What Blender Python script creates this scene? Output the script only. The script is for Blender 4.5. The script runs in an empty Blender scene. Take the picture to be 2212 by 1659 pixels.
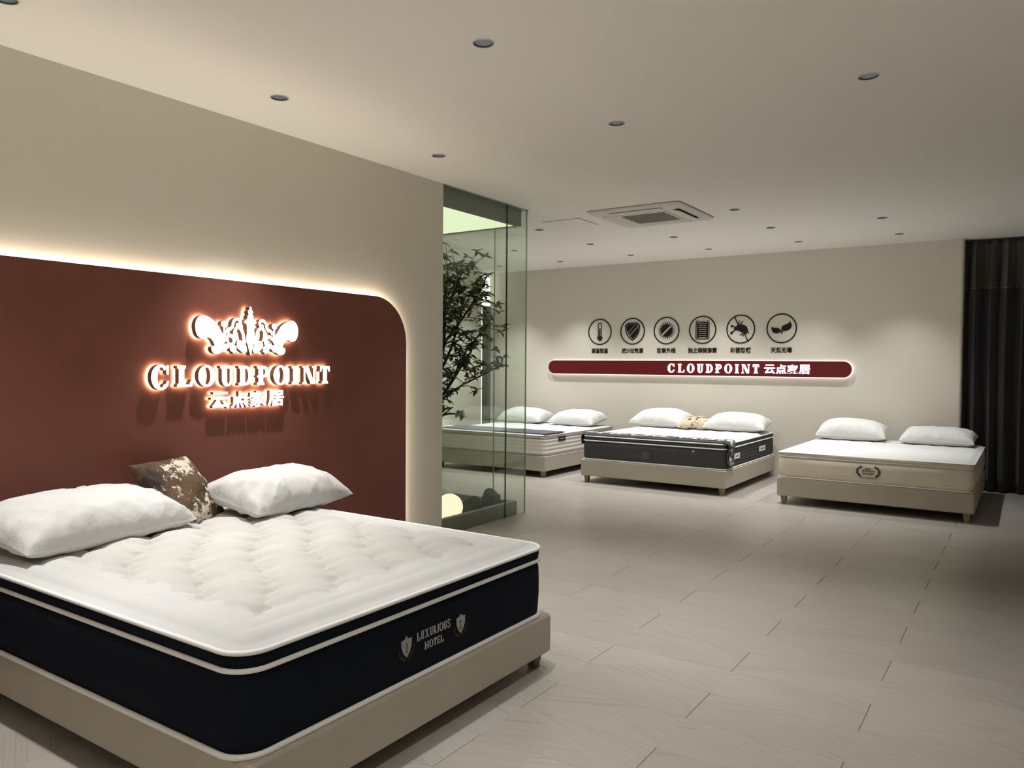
import bpy, math, random
from mathutils import Vector, Matrix

# ------------------------------------------------------------------ camera, world, exposure
scene = bpy.context.scene
COL = scene.collection
FPX, YAW, PITCH, ROLL, CAMH = 1661.38, 0.5925, -0.0260, 0.0069, 1.4297
cd = bpy.data.cameras.new('camera')
cam = bpy.data.objects.new('camera', cd)
COL.objects.link(cam)
cd.sensor_fit = 'HORIZONTAL'
cd.sensor_width = 36.0
cd.lens = FPX / 2212.0 * 36.0
cd.clip_start, cd.clip_end = 0.05, 100
_f0 = Vector((-math.sin(YAW), math.cos(YAW), 0))
_r0 = Vector((math.cos(YAW), math.sin(YAW), 0))
_u0 = Vector((0, 0, 1))
_F = _f0 * math.cos(PITCH) + _u0 * math.sin(PITCH)
_U = _u0 * math.cos(PITCH) - _f0 * math.sin(PITCH)
_R = _r0 * math.cos(ROLL) + _U * math.sin(ROLL)
_U = _U * math.cos(ROLL) - _r0 * math.sin(ROLL)
cam.matrix_world = Matrix(((_R.x, _U.x, -_F.x, 0), (_R.y, _U.y, -_F.y, 0), (_R.z, _U.z, -_F.z, CAMH), (0, 0, 0, 1)))
scene.camera = cam

world = bpy.data.worlds.new('night')
scene.world = world
world.use_nodes = True
world.node_tree.nodes['Background'].inputs[0].default_value = (0.02, 0.022, 0.028, 1)
world.node_tree.nodes['Background'].inputs[1].default_value = 0.3

vs = scene.view_settings
vs.view_transform = 'Standard'
vs.look = 'None'
vs.exposure = 0.68
vs.gamma = 1.0
vs.use_curve_mapping = False
scene.cycles.transparent_max_bounces = 20
scene.cycles.diffuse_bounces = 4
scene.cycles.glossy_bounces = 2
scene.cycles.max_bounces = 7
scene.cycles.adaptive_threshold = 0.07

SPOT_W = 150.0            # power of one recessed downlight
SPOT_COL = (1.0, 0.985, 0.96)

H = 2.9                  # ceiling height
XW = -4.009              # face of the left wall
YE = 4.93                # end of the left wall, start of the glass
YG = 6.20                # glass corner
YB = 10.22               # face of the back wall
XC = -0.65               # end of the back wall, start of the curtain
XF = -7.32               # far left wall of the back room
random.seed(7)

# ------------------------------------------------------------------ materials
def nmat(name):
    m = bpy.data.materials.new(name)
    m.use_nodes = True
    nt = m.node_tree
    b = nt.nodes['Principled BSDF']
    return m, nt, b

def pm(name, col, rough=0.6, spec=0.3, metal=0.0, bump=None, vary=None, sheen=0.0):
    """procedural material: optional bump=(scale, strength, distance) and vary=(scale, amount)"""
    m, nt, b = nmat(name)
    b.inputs['Base Color'].default_value = (*col, 1)
    b.inputs['Roughness'].default_value = rough
    b.inputs['Specular IOR Level'].default_value = spec
    b.inputs['Metallic'].default_value = metal
    if sheen:
        b.inputs['Sheen Weight'].default_value = sheen
    tc = nt.nodes.new('ShaderNodeTexCoord')
    if vary:
        n = nt.nodes.new('ShaderNodeTexNoise')
        n.inputs['Scale'].default_value = vary[0]
        n.inputs['Detail'].default_value = 4
        nt.links.new(tc.outputs['Object'], n.inputs['Vector'])
        r = nt.nodes.new('ShaderNodeValToRGB')
        a = vary[1]
        r.color_ramp.elements[0].color = (*[c * (1 - a) for c in col], 1)
        r.color_ramp.elements[1].color = (*[min(1, c * (1 + a)) for c in col], 1)
        r.color_ramp.elements[0].position, r.color_ramp.elements[1].position = 0.3, 0.7
        nt.links.new(n.outputs['Fac'], r.inputs['Fac'])
        nt.links.new(r.outputs['Color'], b.inputs['Base Color'])
    if bump:
        n2 = nt.nodes.new('ShaderNodeTexNoise')
        n2.inputs['Scale'].default_value = bump[0]
        n2.inputs['Detail'].default_value = 3
        nt.links.new(tc.outputs['Object'], n2.inputs['Vector'])
        bn = nt.nodes.new('ShaderNodeBump')
        bn.inputs['Strength'].default_value = bump[1]
        bn.inputs['Distance'].default_value = bump[2]
        nt.links.new(n2.outputs['Fac'], bn.inputs['Height'])
        nt.links.new(bn.outputs['Normal'], b.inputs['Normal'])
    return m

def emit(name, col, strength):
    m = bpy.data.materials.new(name)
    m.use_nodes = True
    nt = m.node_tree
    nt.nodes.remove(nt.nodes['Principled BSDF'])
    e = nt.nodes.new('ShaderNodeEmission')
    e.inputs[0].default_value = (*col, 1)
    e.inputs[1].default_value = strength
    nt.links.new(e.outputs[0], nt.nodes['Material Output'].inputs[0])
    if name in ('lamp_lens','bar_front','sign_front','lit_pane','bar_rim'): m.cycles.emission_sampling='NONE'
    return m

def glass_mat(name, tint):
    m = bpy.data.materials.new(name)
    m.use_nodes = True
    nt = m.node_tree
    nt.nodes.remove(nt.nodes['Principled BSDF'])
    tr = nt.nodes.new('ShaderNodeBsdfTransparent')
    tr.inputs[0].default_value = (*tint, 1)
    gl = nt.nodes.new('ShaderNodeBsdfGlossy')
    gl.inputs['Roughness'].default_value = 0.0
    gl.inputs['Color'].default_value = (0.85, 0.95, 0.88, 1)
    fr = nt.nodes.new('ShaderNodeFresnel')
    ge = nt.nodes.new('ShaderNodeNewGeometry')
    ior = nt.nodes.new('ShaderNodeMapRange')          # same reflectance from both sides of each face
    ior.inputs['To Min'].default_value = 1.5
    ior.inputs['To Max'].default_value = 1 / 1.5
    nt.links.new(ge.outputs['Backfacing'], ior.inputs['Value'])
    nt.links.new(ior.outputs[0], fr.inputs['IOR'])
    mx = nt.nodes.new('ShaderNodeMixShader')
    nt.links.new(fr.outputs[0], mx.inputs[0])
    nt.links.new(tr.outputs[0], mx.inputs[1])
    nt.links.new(gl.outputs[0], mx.inputs[2])
    nt.links.new(mx.outputs[0], nt.nodes['Material Output'].inputs[0])
    return m

M = {}
M['wall'] = pm('wall_paint', (0.72, 0.685, 0.605), 0.85, 0.15, bump=(180, 0.06, 0.002))
M['ceiling'] = pm('ceiling_paint', (0.86, 0.835, 0.785), 0.9, 0.1, bump=(200, 0.04, 0.002))
M['red_panel'] = pm('oxblood_panel', (0.195, 0.068, 0.050), 0.42, 0.35, bump=(60, 0.03, 0.002), vary=(1.5, 0.05))
M['bar_red'] = pm('bar_red', (0.125, 0.010, 0.014), 0.35, 0.3)
M['sign_side'] = pm('sign_side', (0.10, 0.09, 0.07), 0.4, 0.4, 0.3)
M['sign_front'] = emit('sign_front', (1.0, 0.93, 0.84), 5.0)
M['sign_back'] = emit('sign_back', (1.0, 0.76, 0.50), 24.0)
M['bar_front'] = emit('bar_front', (1.0, 0.90, 0.89), 1.5)
M['bar_rim'] = emit('bar_rim', (1.0, 0.83, 0.79), 1.15)
M['led'] = emit('led_strip', (1.0, 0.91, 0.72), 36.0)
M['black_vinyl'] = pm('black_acrylic', (0.008, 0.008, 0.008), 0.45, 0.3)
M['trim_white'] = pm('trim_white', (0.62, 0.60, 0.56), 0.4, 0.4)
M['cup'] = pm('reflector_cup', (0.36, 0.39, 0.42), 0.25, 0.5, 0.5)
M['cup_rim'] = pm('cup_rim', (0.05, 0.05, 0.05), 0.4, 0.4)
M['lens'] = emit('lamp_lens', (1.0, 0.97, 0.92), 3.0)
M['glow_ceiling'] = emit('glow_ceiling', (0.84, 0.94, 0.62), 0.70)
M['globe'] = emit('globe_glow', (1.0, 0.88, 0.60), 0.80)
M['glass'] = glass_mat('clear_green_glass', (0.948, 0.974, 0.948))
M['glass_edge'] = pm('glass_edge', (0.30, 0.42, 0.36), 0.2, 0.5)
M['silicone'] = pm('dark_joint', (0.02, 0.022, 0.02), 0.4, 0.3)
M['header'] = pm('grey_header', (0.20, 0.20, 0.175), 0.7, 0.2)
M['curb'] = pm('grey_stone_curb', (0.27, 0.27, 0.24), 0.6, 0.3, vary=(9, 0.12))
M['pebble'] = pm('pebble_bed', (0.30, 0.28, 0.23), 0.9, 0.2, bump=(70, 0.8, 0.01), vary=(60, 0.4))
M['rock'] = pm('dark_rock', (0.05, 0.055, 0.045), 0.85, 0.25, bump=(22, 0.7, 0.02), vary=(9, 0.45))
M['bark'] = pm('dark_bark', (0.05, 0.042, 0.03), 0.85, 0.2, bump=(60, 0.5, 0.004))
M['leaf'] = pm('leaf_green', (0.125, 0.155, 0.062), 0.5, 0.35, vary=(25, 0.4))
M['base'] = pm('greige_leather', (0.40, 0.365, 0.305), 0.55, 0.3, bump=(90, 0.15, 0.002), vary=(5, 0.04))
M['leg'] = pm('beech_leg', (0.30, 0.22, 0.13), 0.5, 0.3, vary=(20, 0.15))
M['leg_dark'] = pm('dark_leg', (0.13, 0.10, 0.075), 0.5, 0.3, vary=(20, 0.15))
M['navy'] = pm('navy_fabric', (0.0055, 0.0075, 0.014), 0.85, 0.12, bump=(400, 0.2, 0.001))
M['charcoal'] = pm('charcoal_fabric', (0.060, 0.059, 0.060), 0.85, 0.15, bump=(350, 0.2, 0.001), vary=(30, 0.12))
M['white_knit'] = pm('white_knit', (0.55, 0.556, 0.55), 0.9, 0.15, bump=(140, 0.22, 0.003), vary=(3, 0.03))
M['cream_knit'] = pm('cream_knit', (0.515, 0.505, 0.48), 0.9, 0.15, bump=(140, 0.22, 0.003), vary=(4, 0.05))
M['piping'] = pm('white_piping', (0.78, 0.78, 0.77), 0.6, 0.3)
M['grey_piping'] = pm('grey_piping', (0.30, 0.29, 0.28), 0.6, 0.3)
M['cream_side'] = pm('cream_knit_side', (0.66, 0.60, 0.50), 0.9, 0.15, bump=(120, 0.25, 0.003), vary=(6, 0.05))
M['white_side'] = pm('pearl_knit_side', (0.66, 0.635, 0.585), 0.8, 0.2, bump=(140, 0.2, 0.002), vary=(6, 0.05))
M['pillow'] = pm('white_cotton', (0.63, 0.632, 0.622), 0.85, 0.15, bump=(11, 0.6, 0.02))
M['embroid'] = pm('grey_embroidery', (0.50, 0.49, 0.46), 0.8, 0.2)
M['shield'] = pm('silver_shield', (0.30, 0.30, 0.29), 0.5, 0.4)
M['bronze'] = pm('dull_bronze_print', (0.035, 0.026, 0.018), 0.8, 0.2)
M['shield_letter'] = pm('rust_letter', (0.12, 0.06, 0.045), 0.7, 0.2)
M['print_dark'] = pm('dark_print', (0.055, 0.05, 0.042), 0.8, 0.1)
M['charcoal_print'] = pm('faint_grey_print', (0.095, 0.095, 0.092), 0.8, 0.1)
M['runner'] = pm('blue_grey_runner', (0.082, 0.085, 0.10), 0.85, 0.15, bump=(200, 0.2, 0.002))
M['tag_white'] = pm('white_tag', (0.75, 0.74, 0.72), 0.6, 0.2)
M['tag_dark'] = pm('dark_tag', (0.03, 0.018, 0.014), 0.6, 0.2)
M['curtain'] = pm('black_curtain', (0.045, 0.042, 0.040), 0.75, 0.25, bump=(300, 0.2, 0.001), sheen=0.12)
M['curtain_head'] = pm('grey_curtain_band', (0.10, 0.092, 0.082), 0.8, 0.2, bump=(300, 0.2, 0.001))
M['curtain_hem'] = pm('pale_seam', (0.25, 0.23, 0.20), 0.8, 0.2)
M['ac'] = pm('ac_plastic', (0.66, 0.63, 0.58), 0.5, 0.35)
M['ac_grille'] = pm('ac_grille', (0.20, 0.185, 0.165), 0.7, 0.2)
M['ac_dark'] = pm('ac_gap', (0.06, 0.055, 0.05), 0.7, 0.2)
M['blind'] = pm('grey_blind', (0.14, 0.145, 0.135), 0.7, 0.2)
M['slit'] = emit('lit_pane', (1.0, 0.98, 0.88), 1.1)
M['white_box'] = pm('white_card', (0.8, 0.79, 0.76), 0.6, 0.2)

def cow_mat(name, base, patch, dark, s1, thr):
    m, nt, b = nmat(name)
    b.inputs['Roughness'].default_value = 0.7
    b.inputs['Specular IOR Level'].default_value = 0.25
    tc = nt.nodes.new('ShaderNodeTexCoord')
    def noise(scale, det, off):
        mp = nt.nodes.new('ShaderNodeMapping')
        mp.inputs['Location'].default_value = (off, off * .7, 0)
        n = nt.nodes.new('ShaderNodeTexNoise')
        n.inputs['Scale'].default_value = scale
        n.inputs['Detail'].default_value = det
        n.inputs['Roughness'].default_value = 0.72
        nt.links.new(tc.outputs['Object'], mp.inputs['Vector'])
        nt.links.new(mp.outputs[0], n.inputs['Vector'])
        return n
    def step(n, a, c):
        r = nt.nodes.new('ShaderNodeMapRange')
        r.inputs['From Min'].default_value = a
        r.inputs['From Max'].default_value = c
        nt.links.new(n.outputs['Fac'], r.inputs['Value'])
        return r
    a = step(noise(s1, 7, 3.1), thr, thr + 0.025)
    d = step(noise(s1 * .9, 4, 9.3), 0.42, 0.66)
    m1 = nt.nodes.new('ShaderNodeMix'); m1.data_type = 'RGBA'
    m1.inputs['A'].default_value = (*patch, 1); m1.inputs['B'].default_value = (*dark, 1)
    nt.links.new(d.outputs[0], m1.inputs['Factor'])
    m2 = nt.nodes.new('ShaderNodeMix'); m2.data_type = 'RGBA'
    m2.inputs['A'].default_value = (*base, 1)
    nt.links.new(m1.outputs['Result'], m2.inputs['B'])
    nt.links.new(a.outputs[0], m2.inputs['Factor'])
    nt.links.new(m2.outputs['Result'], b.inputs['Base Color'])
    return m
M['cow_brown'] = cow_mat('brown_cowhide', (0.62, 0.57, 0.48), (0.115, 0.07, 0.035), (0.022, 0.014, 0.010), 7.0, 0.455)
M['cow_beige'] = cow_mat('beige_cowhide', (0.52, 0.44, 0.32), (0.06, 0.035, 0.02), (0.03, 0.018, 0.01), 13.0, 0.545)

def lace_mat():
    m, nt, b = nmat('dark_lace')
    b.inputs['Roughness'].default_value = 0.85
    tc = nt.nodes.new('ShaderNodeTexCoord')
    n = nt.nodes.new('ShaderNodeTexNoise')
    n.inputs['Scale'].default_value = 26
    n.inputs['Detail'].default_value = 5
    nt.links.new(tc.outputs['Object'], n.inputs['Vector'])
    r = nt.nodes.new('ShaderNodeValToRGB')
    r.color_ramp.elements[0].position, r.color_ramp.elements[1].position = 0.46, 0.60
    r.color_ramp.elements[0].color = (0.03, 0.03, 0.032, 1)
    r.color_ramp.elements[1].color = (0.60, 0.58, 0.54, 1)
    nt.links.new(n.outputs['Fac'], r.inputs[0])
    nt.links.new(r.outputs[0], b.inputs['Base Color'])
    return m
M['lace'] = lace_mat()

def quilt3_mat():                       # white top with a few grey jacquard marks
    m, nt, b = nmat('jacquard_white')
    b.inputs['Roughness'].default_value = 0.9
    tc = nt.nodes.new('ShaderNodeTexCoord')
    n = nt.nodes.new('ShaderNodeTexNoise')
    n.inputs['Scale'].default_value = 9
    n.inputs['Detail'].default_value = 4
    nt.links.new(tc.outputs['Object'], n.inputs['Vector'])
    r = nt.nodes.new('ShaderNodeValToRGB')
    r.color_ramp.elements[0].position, r.color_ramp.elements[1].position = 0.60, 0.66
    r.color_ramp.elements[0].color = (0.54, 0.535, 0.52, 1)
    r.color_ramp.elements[1].color = (0.30, 0.295, 0.30, 1)
    nt.links.new(n.outputs['Fac'], r.inputs[0])
    nt.links.new(r.outputs[0], b.inputs['Base Color'])
    return m
M['jacquard'] = quilt3_mat()

PL, PW_, PY0, PX0 = 1.2, 0.29, 2.95, -1.13      # plank length, width, row origin, joint origin
def plank_mat():
    m, nt, b = nmat('greige_oak_plank')
    N, L = nt.nodes, nt.links
    geo = N.new('ShaderNodeNewGeometry')
    sep = N.new('ShaderNodeSeparateXYZ')
    L.new(geo.outputs['Position'], sep.inputs[0])
    def mth(op, a, bb=None, c=None):
        n = N.new('ShaderNodeMath'); n.operation = op
        for i, v in enumerate((a, bb, c)):
            if v is None: continue
            if isinstance(v, (int, float)): n.inputs[i].default_value = v
            else: L.new(v, n.inputs[i])
        return n.outputs[0]
    rowf = mth('DIVIDE', mth('SUBTRACT', sep.outputs[1], PY0), PW_)
    row = mth('FLOOR', rowf)
    v = mth('SUBTRACT', rowf, row)                                   # 0..1 across
    off = mth('MULTIPLY', mth('FLOORED_MODULO', row, 2.0), PL / 2)
    colf = mth('DIVIDE', mth('SUBTRACT', mth('SUBTRACT', sep.outputs[0], PX0), off), PL)
    colm = mth('FLOOR', colf)
    u = mth('SUBTRACT', colf, colm)                                  # 0..1 along
    tri = mth('MULTIPLY', mth('PINGPONG', u, 0.5), 2.0)
    side = mth('GREATER_THAN', v, tri)
    half = mth('GREATER_THAN', u, 0.5)
    x1 = mth('ABSOLUTE', mth('SUBTRACT', side, half))
    sgn = mth('SUBTRACT', mth('MULTIPLY', x1, 2.0), 1.0)
    A = math.radians(23)
    su = mth('MULTIPLY', sep.outputs[0], math.sin(A))
    cu_ = mth('MULTIPLY', sep.outputs[0], math.cos(A))
    sv = mth('MULTIPLY', sep.outputs[1], math.sin(A))
    cv = mth('MULTIPLY', sep.outputs[1], math.cos(A))
    across = mth('SUBTRACT', cv, mth('MULTIPLY', su, sgn))
    along = mth('ADD', cu_, mth('MULTIPLY', sv, sgn))
    comb = N.new('ShaderNodeCombineXYZ')
    L.new(mth('MULTIPLY', along, 1.6), comb.inputs[0])
    L.new(mth('MULTIPLY', across, 120.0), comb.inputs[1])
    L.new(mth('ADD', mth('MULTIPLY', row, 3.7), mth('MULTIPLY', sgn, 5.0)), comb.inputs[2])
    n = N.new('ShaderNodeTexNoise')
    n.inputs['Scale'].default_value = 1.0
    n.inputs['Detail'].default_value = 5
    L.new(comb.outputs[0], n.inputs['Vector'])
    r = N.new('ShaderNodeValToRGB')
    r.color_ramp.elements[0].position, r.color_ramp.elements[1].position = 0.33, 0.43
    r.color_ramp.elements[0].color = (0.268, 0.245, 0.216, 1)
    r.color_ramp.elements[1].color = (0.338, 0.313, 0.281, 1)
    L.new(n.outputs['Fac'], r.inputs[0])
    wn = N.new('ShaderNodeTexWhiteNoise'); wn.noise_dimensions = '3D'
    cw = N.new('ShaderNodeCombineXYZ')
    L.new(row, cw.inputs[0]); L.new(colm, cw.inputs[1]); L.new(sgn, cw.inputs[2])
    L.new(cw.outputs[0], wn.inputs['Vector'])
    hv = N.new('ShaderNodeHueSaturation')
    L.new(mth('ADD', mth('MULTIPLY', wn.outputs['Value'], 0.09), 0.955), hv.inputs['Value'])
    L.new(r.outputs[0], hv.inputs['Color'])
    L.new(hv.outputs[0], b.inputs['Base Color'])
    b.inputs['Roughness'].default_value = 0.30
    b.inputs['Specular IOR Level'].default_value = 0.5
    bp = N.new('ShaderNodeBump')
    bp.inputs['Strength'].default_value = 0.12
    bp.inputs['Distance'].default_value = 0.002
    L.new(n.outputs['Fac'], bp.inputs['Height'])
    L.new(bp.outputs[0], b.inputs['Normal'])
    return m
M['plank'] = plank_mat()
M['subfloor'] = pm('dark_joint_floor', (0.15, 0.14, 0.12), 0.9, 0.1)

# ------------------------------------------------------------------ mesh helpers (all return (verts, faces))
def join(*parts):
    V, F = [], []
    for v, f in parts:
        o = len(V)
        V += v
        F += [tuple(i + o for i in q) for q in f]
    return V, F

def box(x0, x1, y0, y1, z0, z1):
    V = [(x, y, z) for z in (z0, z1) for y in (y0, y1) for x in (x0, x1)]
    return V, [(0, 2, 3, 1), (4, 5, 7, 6), (0, 1, 5, 4), (2, 6, 7, 3), (0, 4, 6, 2), (1, 3, 7, 5)]

def loft(loops, cap0=True, cap1=True, closed=True):
    n = len(loops[0])
    V = [p for l in loops for p in l]
    F = []
    for k in range(len(loops) - 1):
        for i in range(n if closed else n - 1):
            j = (i + 1) % n
            F.append((k * n + i, k * n + j, (k + 1) * n + j, (k + 1) * n + i))
    if cap0: F.append(tuple(range(n - 1, -1, -1)))
    if cap1: F.append(tuple((len(loops) - 1) * n + i for i in range(n)))
    return V, F

def rrect2(x0, x1, y0, y1, r, n=6):
    P = []
    for cx, cy, a0 in ((x1 - r, y1 - r, 0), (x0 + r, y1 - r, 90), (x0 + r, y0 + r, 180), (x1 - r, y0 + r, 270)):
        for k in range(n + 1):
            a = math.radians(a0 + 90 * k / n)
            P.append((cx + r * math.cos(a), cy + r * math.sin(a)))
    return P

def rr(x0, x1, y0, y1, r, z, n=6):
    return [(x, y, z) for x, y in rrect2(x0, x1, y0, y1, r, n)]

def bevbox(x0, x1, y0, y1, z0, z1, r=0.02, b=0.008, n=4):
    """box with rounded vertical edges and softened top/bottom edges"""
    return loft([rr(x0 + b, x1 - b, y0 + b, y1 - b, max(r - b, .001), z0, n), rr(x0, x1, y0, y1, r, z0 + b, n),
                 rr(x0, x1, y0, y1, r, z1 - b, n), rr(x0 + b, x1 - b, y0 + b, y1 - b, max(r - b, .001), z1, n)])

def tube(path, r, closed=False, n=8, radii=None):
    P = [Vector(p) for p in path]
    m = len(P)
    loops = []
    up = Vector((0, 0, 1))
    for i in range(m):
        a = P[(i - 1) % m] if (closed or i > 0) else P[i]
        c = P[(i + 1) % m] if (closed or i < m - 1) else P[i]
        t = (c - a).normalized()
        ref = up if abs(t.z) < 0.95 else Vector((1, 0, 0))
        s = t.cross(ref).normalized()
        w = s.cross(t)
        rad = radii[i] if radii else r
        loops.append([tuple(P[i] + (s * math.cos(2 * math.pi * k / n) + w * math.sin(2 * math.pi * k / n)) * rad) for k in range(n)])
    if closed:
        loops.append(loops[0])
        return loft(loops, False, False)
    return loft(loops)

def lathe(prof, cx, cy, n=32, cap0=True, cap1=True):
    return loft([[(cx + r * math.cos(2 * math.pi * k / n), cy + r * math.sin(2 * math.pi * k / n), z) for k in range(n)] for r, z in prof], cap0, cap1)

def shift(g, dx, dy, dz):
    return [(x + dx, y + dy, z + dz) for x, y, z in g[0]], g[1]

# ------------------------------------------------------------------ object helpers
def wloc(o):
    p = Vector((0, 0, 0))
    while o:
        p += o.location
        o = o.parent
    return p

def mk(name, geo, mat, parent=None, smooth=False, origin=None, local=False, mats=None, auto=None):
    V, F = geo
    if local:
        off = Vector((0, 0, 0))
    elif parent is not None:
        off = wloc(parent)
    else:
        if origin is None:
            xs = [v[0] for v in V]; ys = [v[1] for v in V]; zs = [v[2] for v in V]
            origin = ((min(xs) + max(xs)) / 2, (min(ys) + max(ys)) / 2, min(zs))
        off = Vector(origin)
    me = bpy.data.meshes.new(name)
    me.from_pydata([(v[0] - off.x, v[1] - off.y, v[2] - off.z) for v in V], [], F)
    ml = mat if isinstance(mat, (list, tuple)) else [mat]
    for m in ml:
        me.materials.append(M[m] if isinstance(m, str) else m)
    if mats:
        for p, i in zip(me.polygons, mats):
            p.material_index = i
    if smooth:
        for p in me.polygons:
            p.use_smooth = True
        if auto:
            me.set_sharp_from_angle(angle=math.radians(auto))
    me.update()
    o = bpy.data.objects.new(name, me)
    COL.objects.link(o)
    if parent is not None:
        o.parent = parent
    elif not local:
        o.location = off
    return o

def tag(o, label, cat, group=None):
    o['label'] = label
    o['category'] = cat
    if group: o['group'] = group
    return o

def thing(name, label, cat, loc, group=None):
    o = bpy.data.objects.new(name, None)
    o.empty_display_size = 0.05
    COL.objects.link(o)
    o.location = loc
    return tag(o, label, cat, group)

def struct(name, geo, mat, **k):
    o = mk(name, geo, mat, **k)
    o['kind'] = 'structure'
    return o

# ------------------------------------------------------------------ downlight positions (used by ceiling too)
DL = []   # (x, y, label, power factor, aim tilt towards +x in degrees)
def dl(x, y, label, p=1.0, aim=0): DL.append((x, y, label, p, aim))
dl(-3.49, 1.47, 'recessed downlight cut off by the top left corner of the photo', 1.0, 10)
dl(-3.49, 2.85, 'recessed downlight near the left wall above the cowhide cushion, left of the photo', 1.0)
dl(-3.50, 4.25, 'recessed downlight beside the end of the left wall, before the glass', 0.7, 12)
dl(-2.11, 2.88, 'large recessed downlight at the top centre of the photo', .55)
dl(-2.12, 4.27, 'recessed downlight in mid ceiling, between glass and top right one', 0.72)
dl(-0.71, 4.27, 'rightmost large recessed downlight in the near ceiling', 0.62)
dl(-2.11, 1.47, 'recessed downlight over the near bed foot, outside the photo', .52)
dl(-0.71, 1.47, 'recessed downlight nearest the photographer, outside the photo', 0.5)
dl(-0.71, 2.86, 'recessed downlight over the open floor, outside the photo', 0.62)
dl(-4.48, 7.17, 'small recessed downlight left of the square ceiling hatch')
dl(-2.34, 7.21, 'small recessed downlight right of the ceiling air conditioner', 0.8)
dl(-5.57, 8.31, 'small recessed downlight seen through the glass corner edge')
dl(-4.48, 8.35, 'small recessed downlight below the ceiling hatch, over the bed gap')
dl(-3.42, 8.38, 'small recessed downlight just behind the ceiling air conditioner')
dl(-2.32, 8.35, 'small recessed downlight second from the curtain in the front rear row')
dl(-1.24, 8.37, 'small recessed downlight over the foot of the cream mattress bed')
dl(-6.62, 8.29, 'faint recessed downlight seen through glass above the tree top')
dl(-6.64, 9.50, 'faint recessed downlight seen through glass right of the pane joint')
dl(-5.60, 9.53, 'small recessed downlight nearest the back wall beside the glass edge')
dl(-4.47, 9.47, 'small recessed downlight by the back wall, above the shield pictogram')
dl(-3.40, 9.48, 'small recessed downlight by the back wall, above the spring pictogram')
dl(-2.30, 9.47, 'small recessed downlight by the back wall, above the leaf pictogram', .88)
dl(-1.23, 9.48, 'small recessed downlight by the back wall nearest the curtain', .72)

for k, (x, y) in enumerate([(x, y) for y in (-0.8, -1.9) for x in (-3.2, -1.8, -0.4, 1.0, 2.4)]):  # added lamps behind the camera, raising the bounce light on ceiling and walls
    dl(x, y, f'unseen recessed downlight added as fill light, {("first", "second", "third", "fourth", "fifth")[k % 5]} from the left in the {("nearer", "further")[k // 5]} row behind the photographer', 3.3 if x > -1 else .9)

# ------------------------------------------------------------------ the room shell
X1R, Y0R = 3.6, -2.6
def ceiling_geo():
    hs, n = 0.075, 24
    xs = sorted({-7.6, X1R} | {round(x + s * hs, 4) for x, *_ in DL for s in (-1, 1)})
    ys = sorted({Y0R, 10.7} | {round(y + s * hs, 4) for _, y, *_ in DL for s in (-1, 1)})
    # atrium opening is left free
    ax0, ax1, ay0, ay1 = -5.3, XW - 0.012, 4.3, YG - 0.012
    xs = sorted(set(xs) | {ax0, ax1}); ys = sorted(set(ys) | {ay0, ay1})
    holes = [(x, y) for x, y, *_ in DL]
    V, F, idx = [], [], {}
    def vid(p):
        k = (round(p[0], 5), round(p[1], 5))
        if k not in idx:
            idx[k] = len(V); V.append((p[0], p[1], H))
        return idx[k]
    for i in range(len(xs) - 1):
        for j in range(len(ys) - 1):
            a, b, c, d = xs[i], xs[i + 1], ys[j], ys[j + 1]
            mx, my = (a + b) / 2, (c + d) / 2
            if any(abs(mx - x) < hs and abs(my - y) < hs for x, y in holes): continue
            if ax0 < mx < ax1 and ay0 < my < ay1: continue
            F.append((vid((a, c)), vid((a, d)), vid((b, d)), vid((b, c))))
    for x, y in holes:
        C, S = [], []
        for k in range(n):
            t = 2 * math.pi * k / n + math.pi / 4
            cx, sy = math.cos(t), math.sin(t)
            C.append(vid((x + 0.0475 * cx, y + 0.0475 * sy)))
            q = hs / max(abs(cx), abs(sy))
            S.append(vid((x + q * cx, y + q * sy)))
        for k in range(n):
            l = (k + 1) % n
            F.append((C[k], C[l], S[l], S[k]))
    return V, F
struct('ceiling', ceiling_geo(), 'ceiling', origin=(-2, 4, H))
struct('wall_left', box(XW - 0.2, XW, Y0R, YE, 0, H), 'wall')
struct('wall_back', bevbox(XF - 0.2, XC, YB, YB + 0.16, 0, H, 0.03, 0.001), 'wall')
struct('wall_curtain_side', box(XC - 0.1, X1R, YB + 0.42, YB + 0.5, 0, H), 'wall')
struct('wall_right', box(X1R, X1R + 0.1, Y0R, 10.7, 0, H), 'wall')
struct('wall_front', box(-4.2, X1R + 0.1, Y0R - 0.1, Y0R, 0, H), 'wall')
struct('wall_far_left', box(XF - 0.1, XF, YG, YB, 0, H), 'wall')
struct('wall_atrium_back', box(-5.4, -5.3, 4.2, YG, 0, H + 0.3), 'wall')
struct('wall_atrium_side', box(-5.3, XW - 0.2, 4.2, 4.3, 0, H + 0.3), 'wall')
struct('wall_rear_room', box(XF - 0.1, -5.3, YG - 0.1, YG, 0, H), 'wall')

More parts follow.
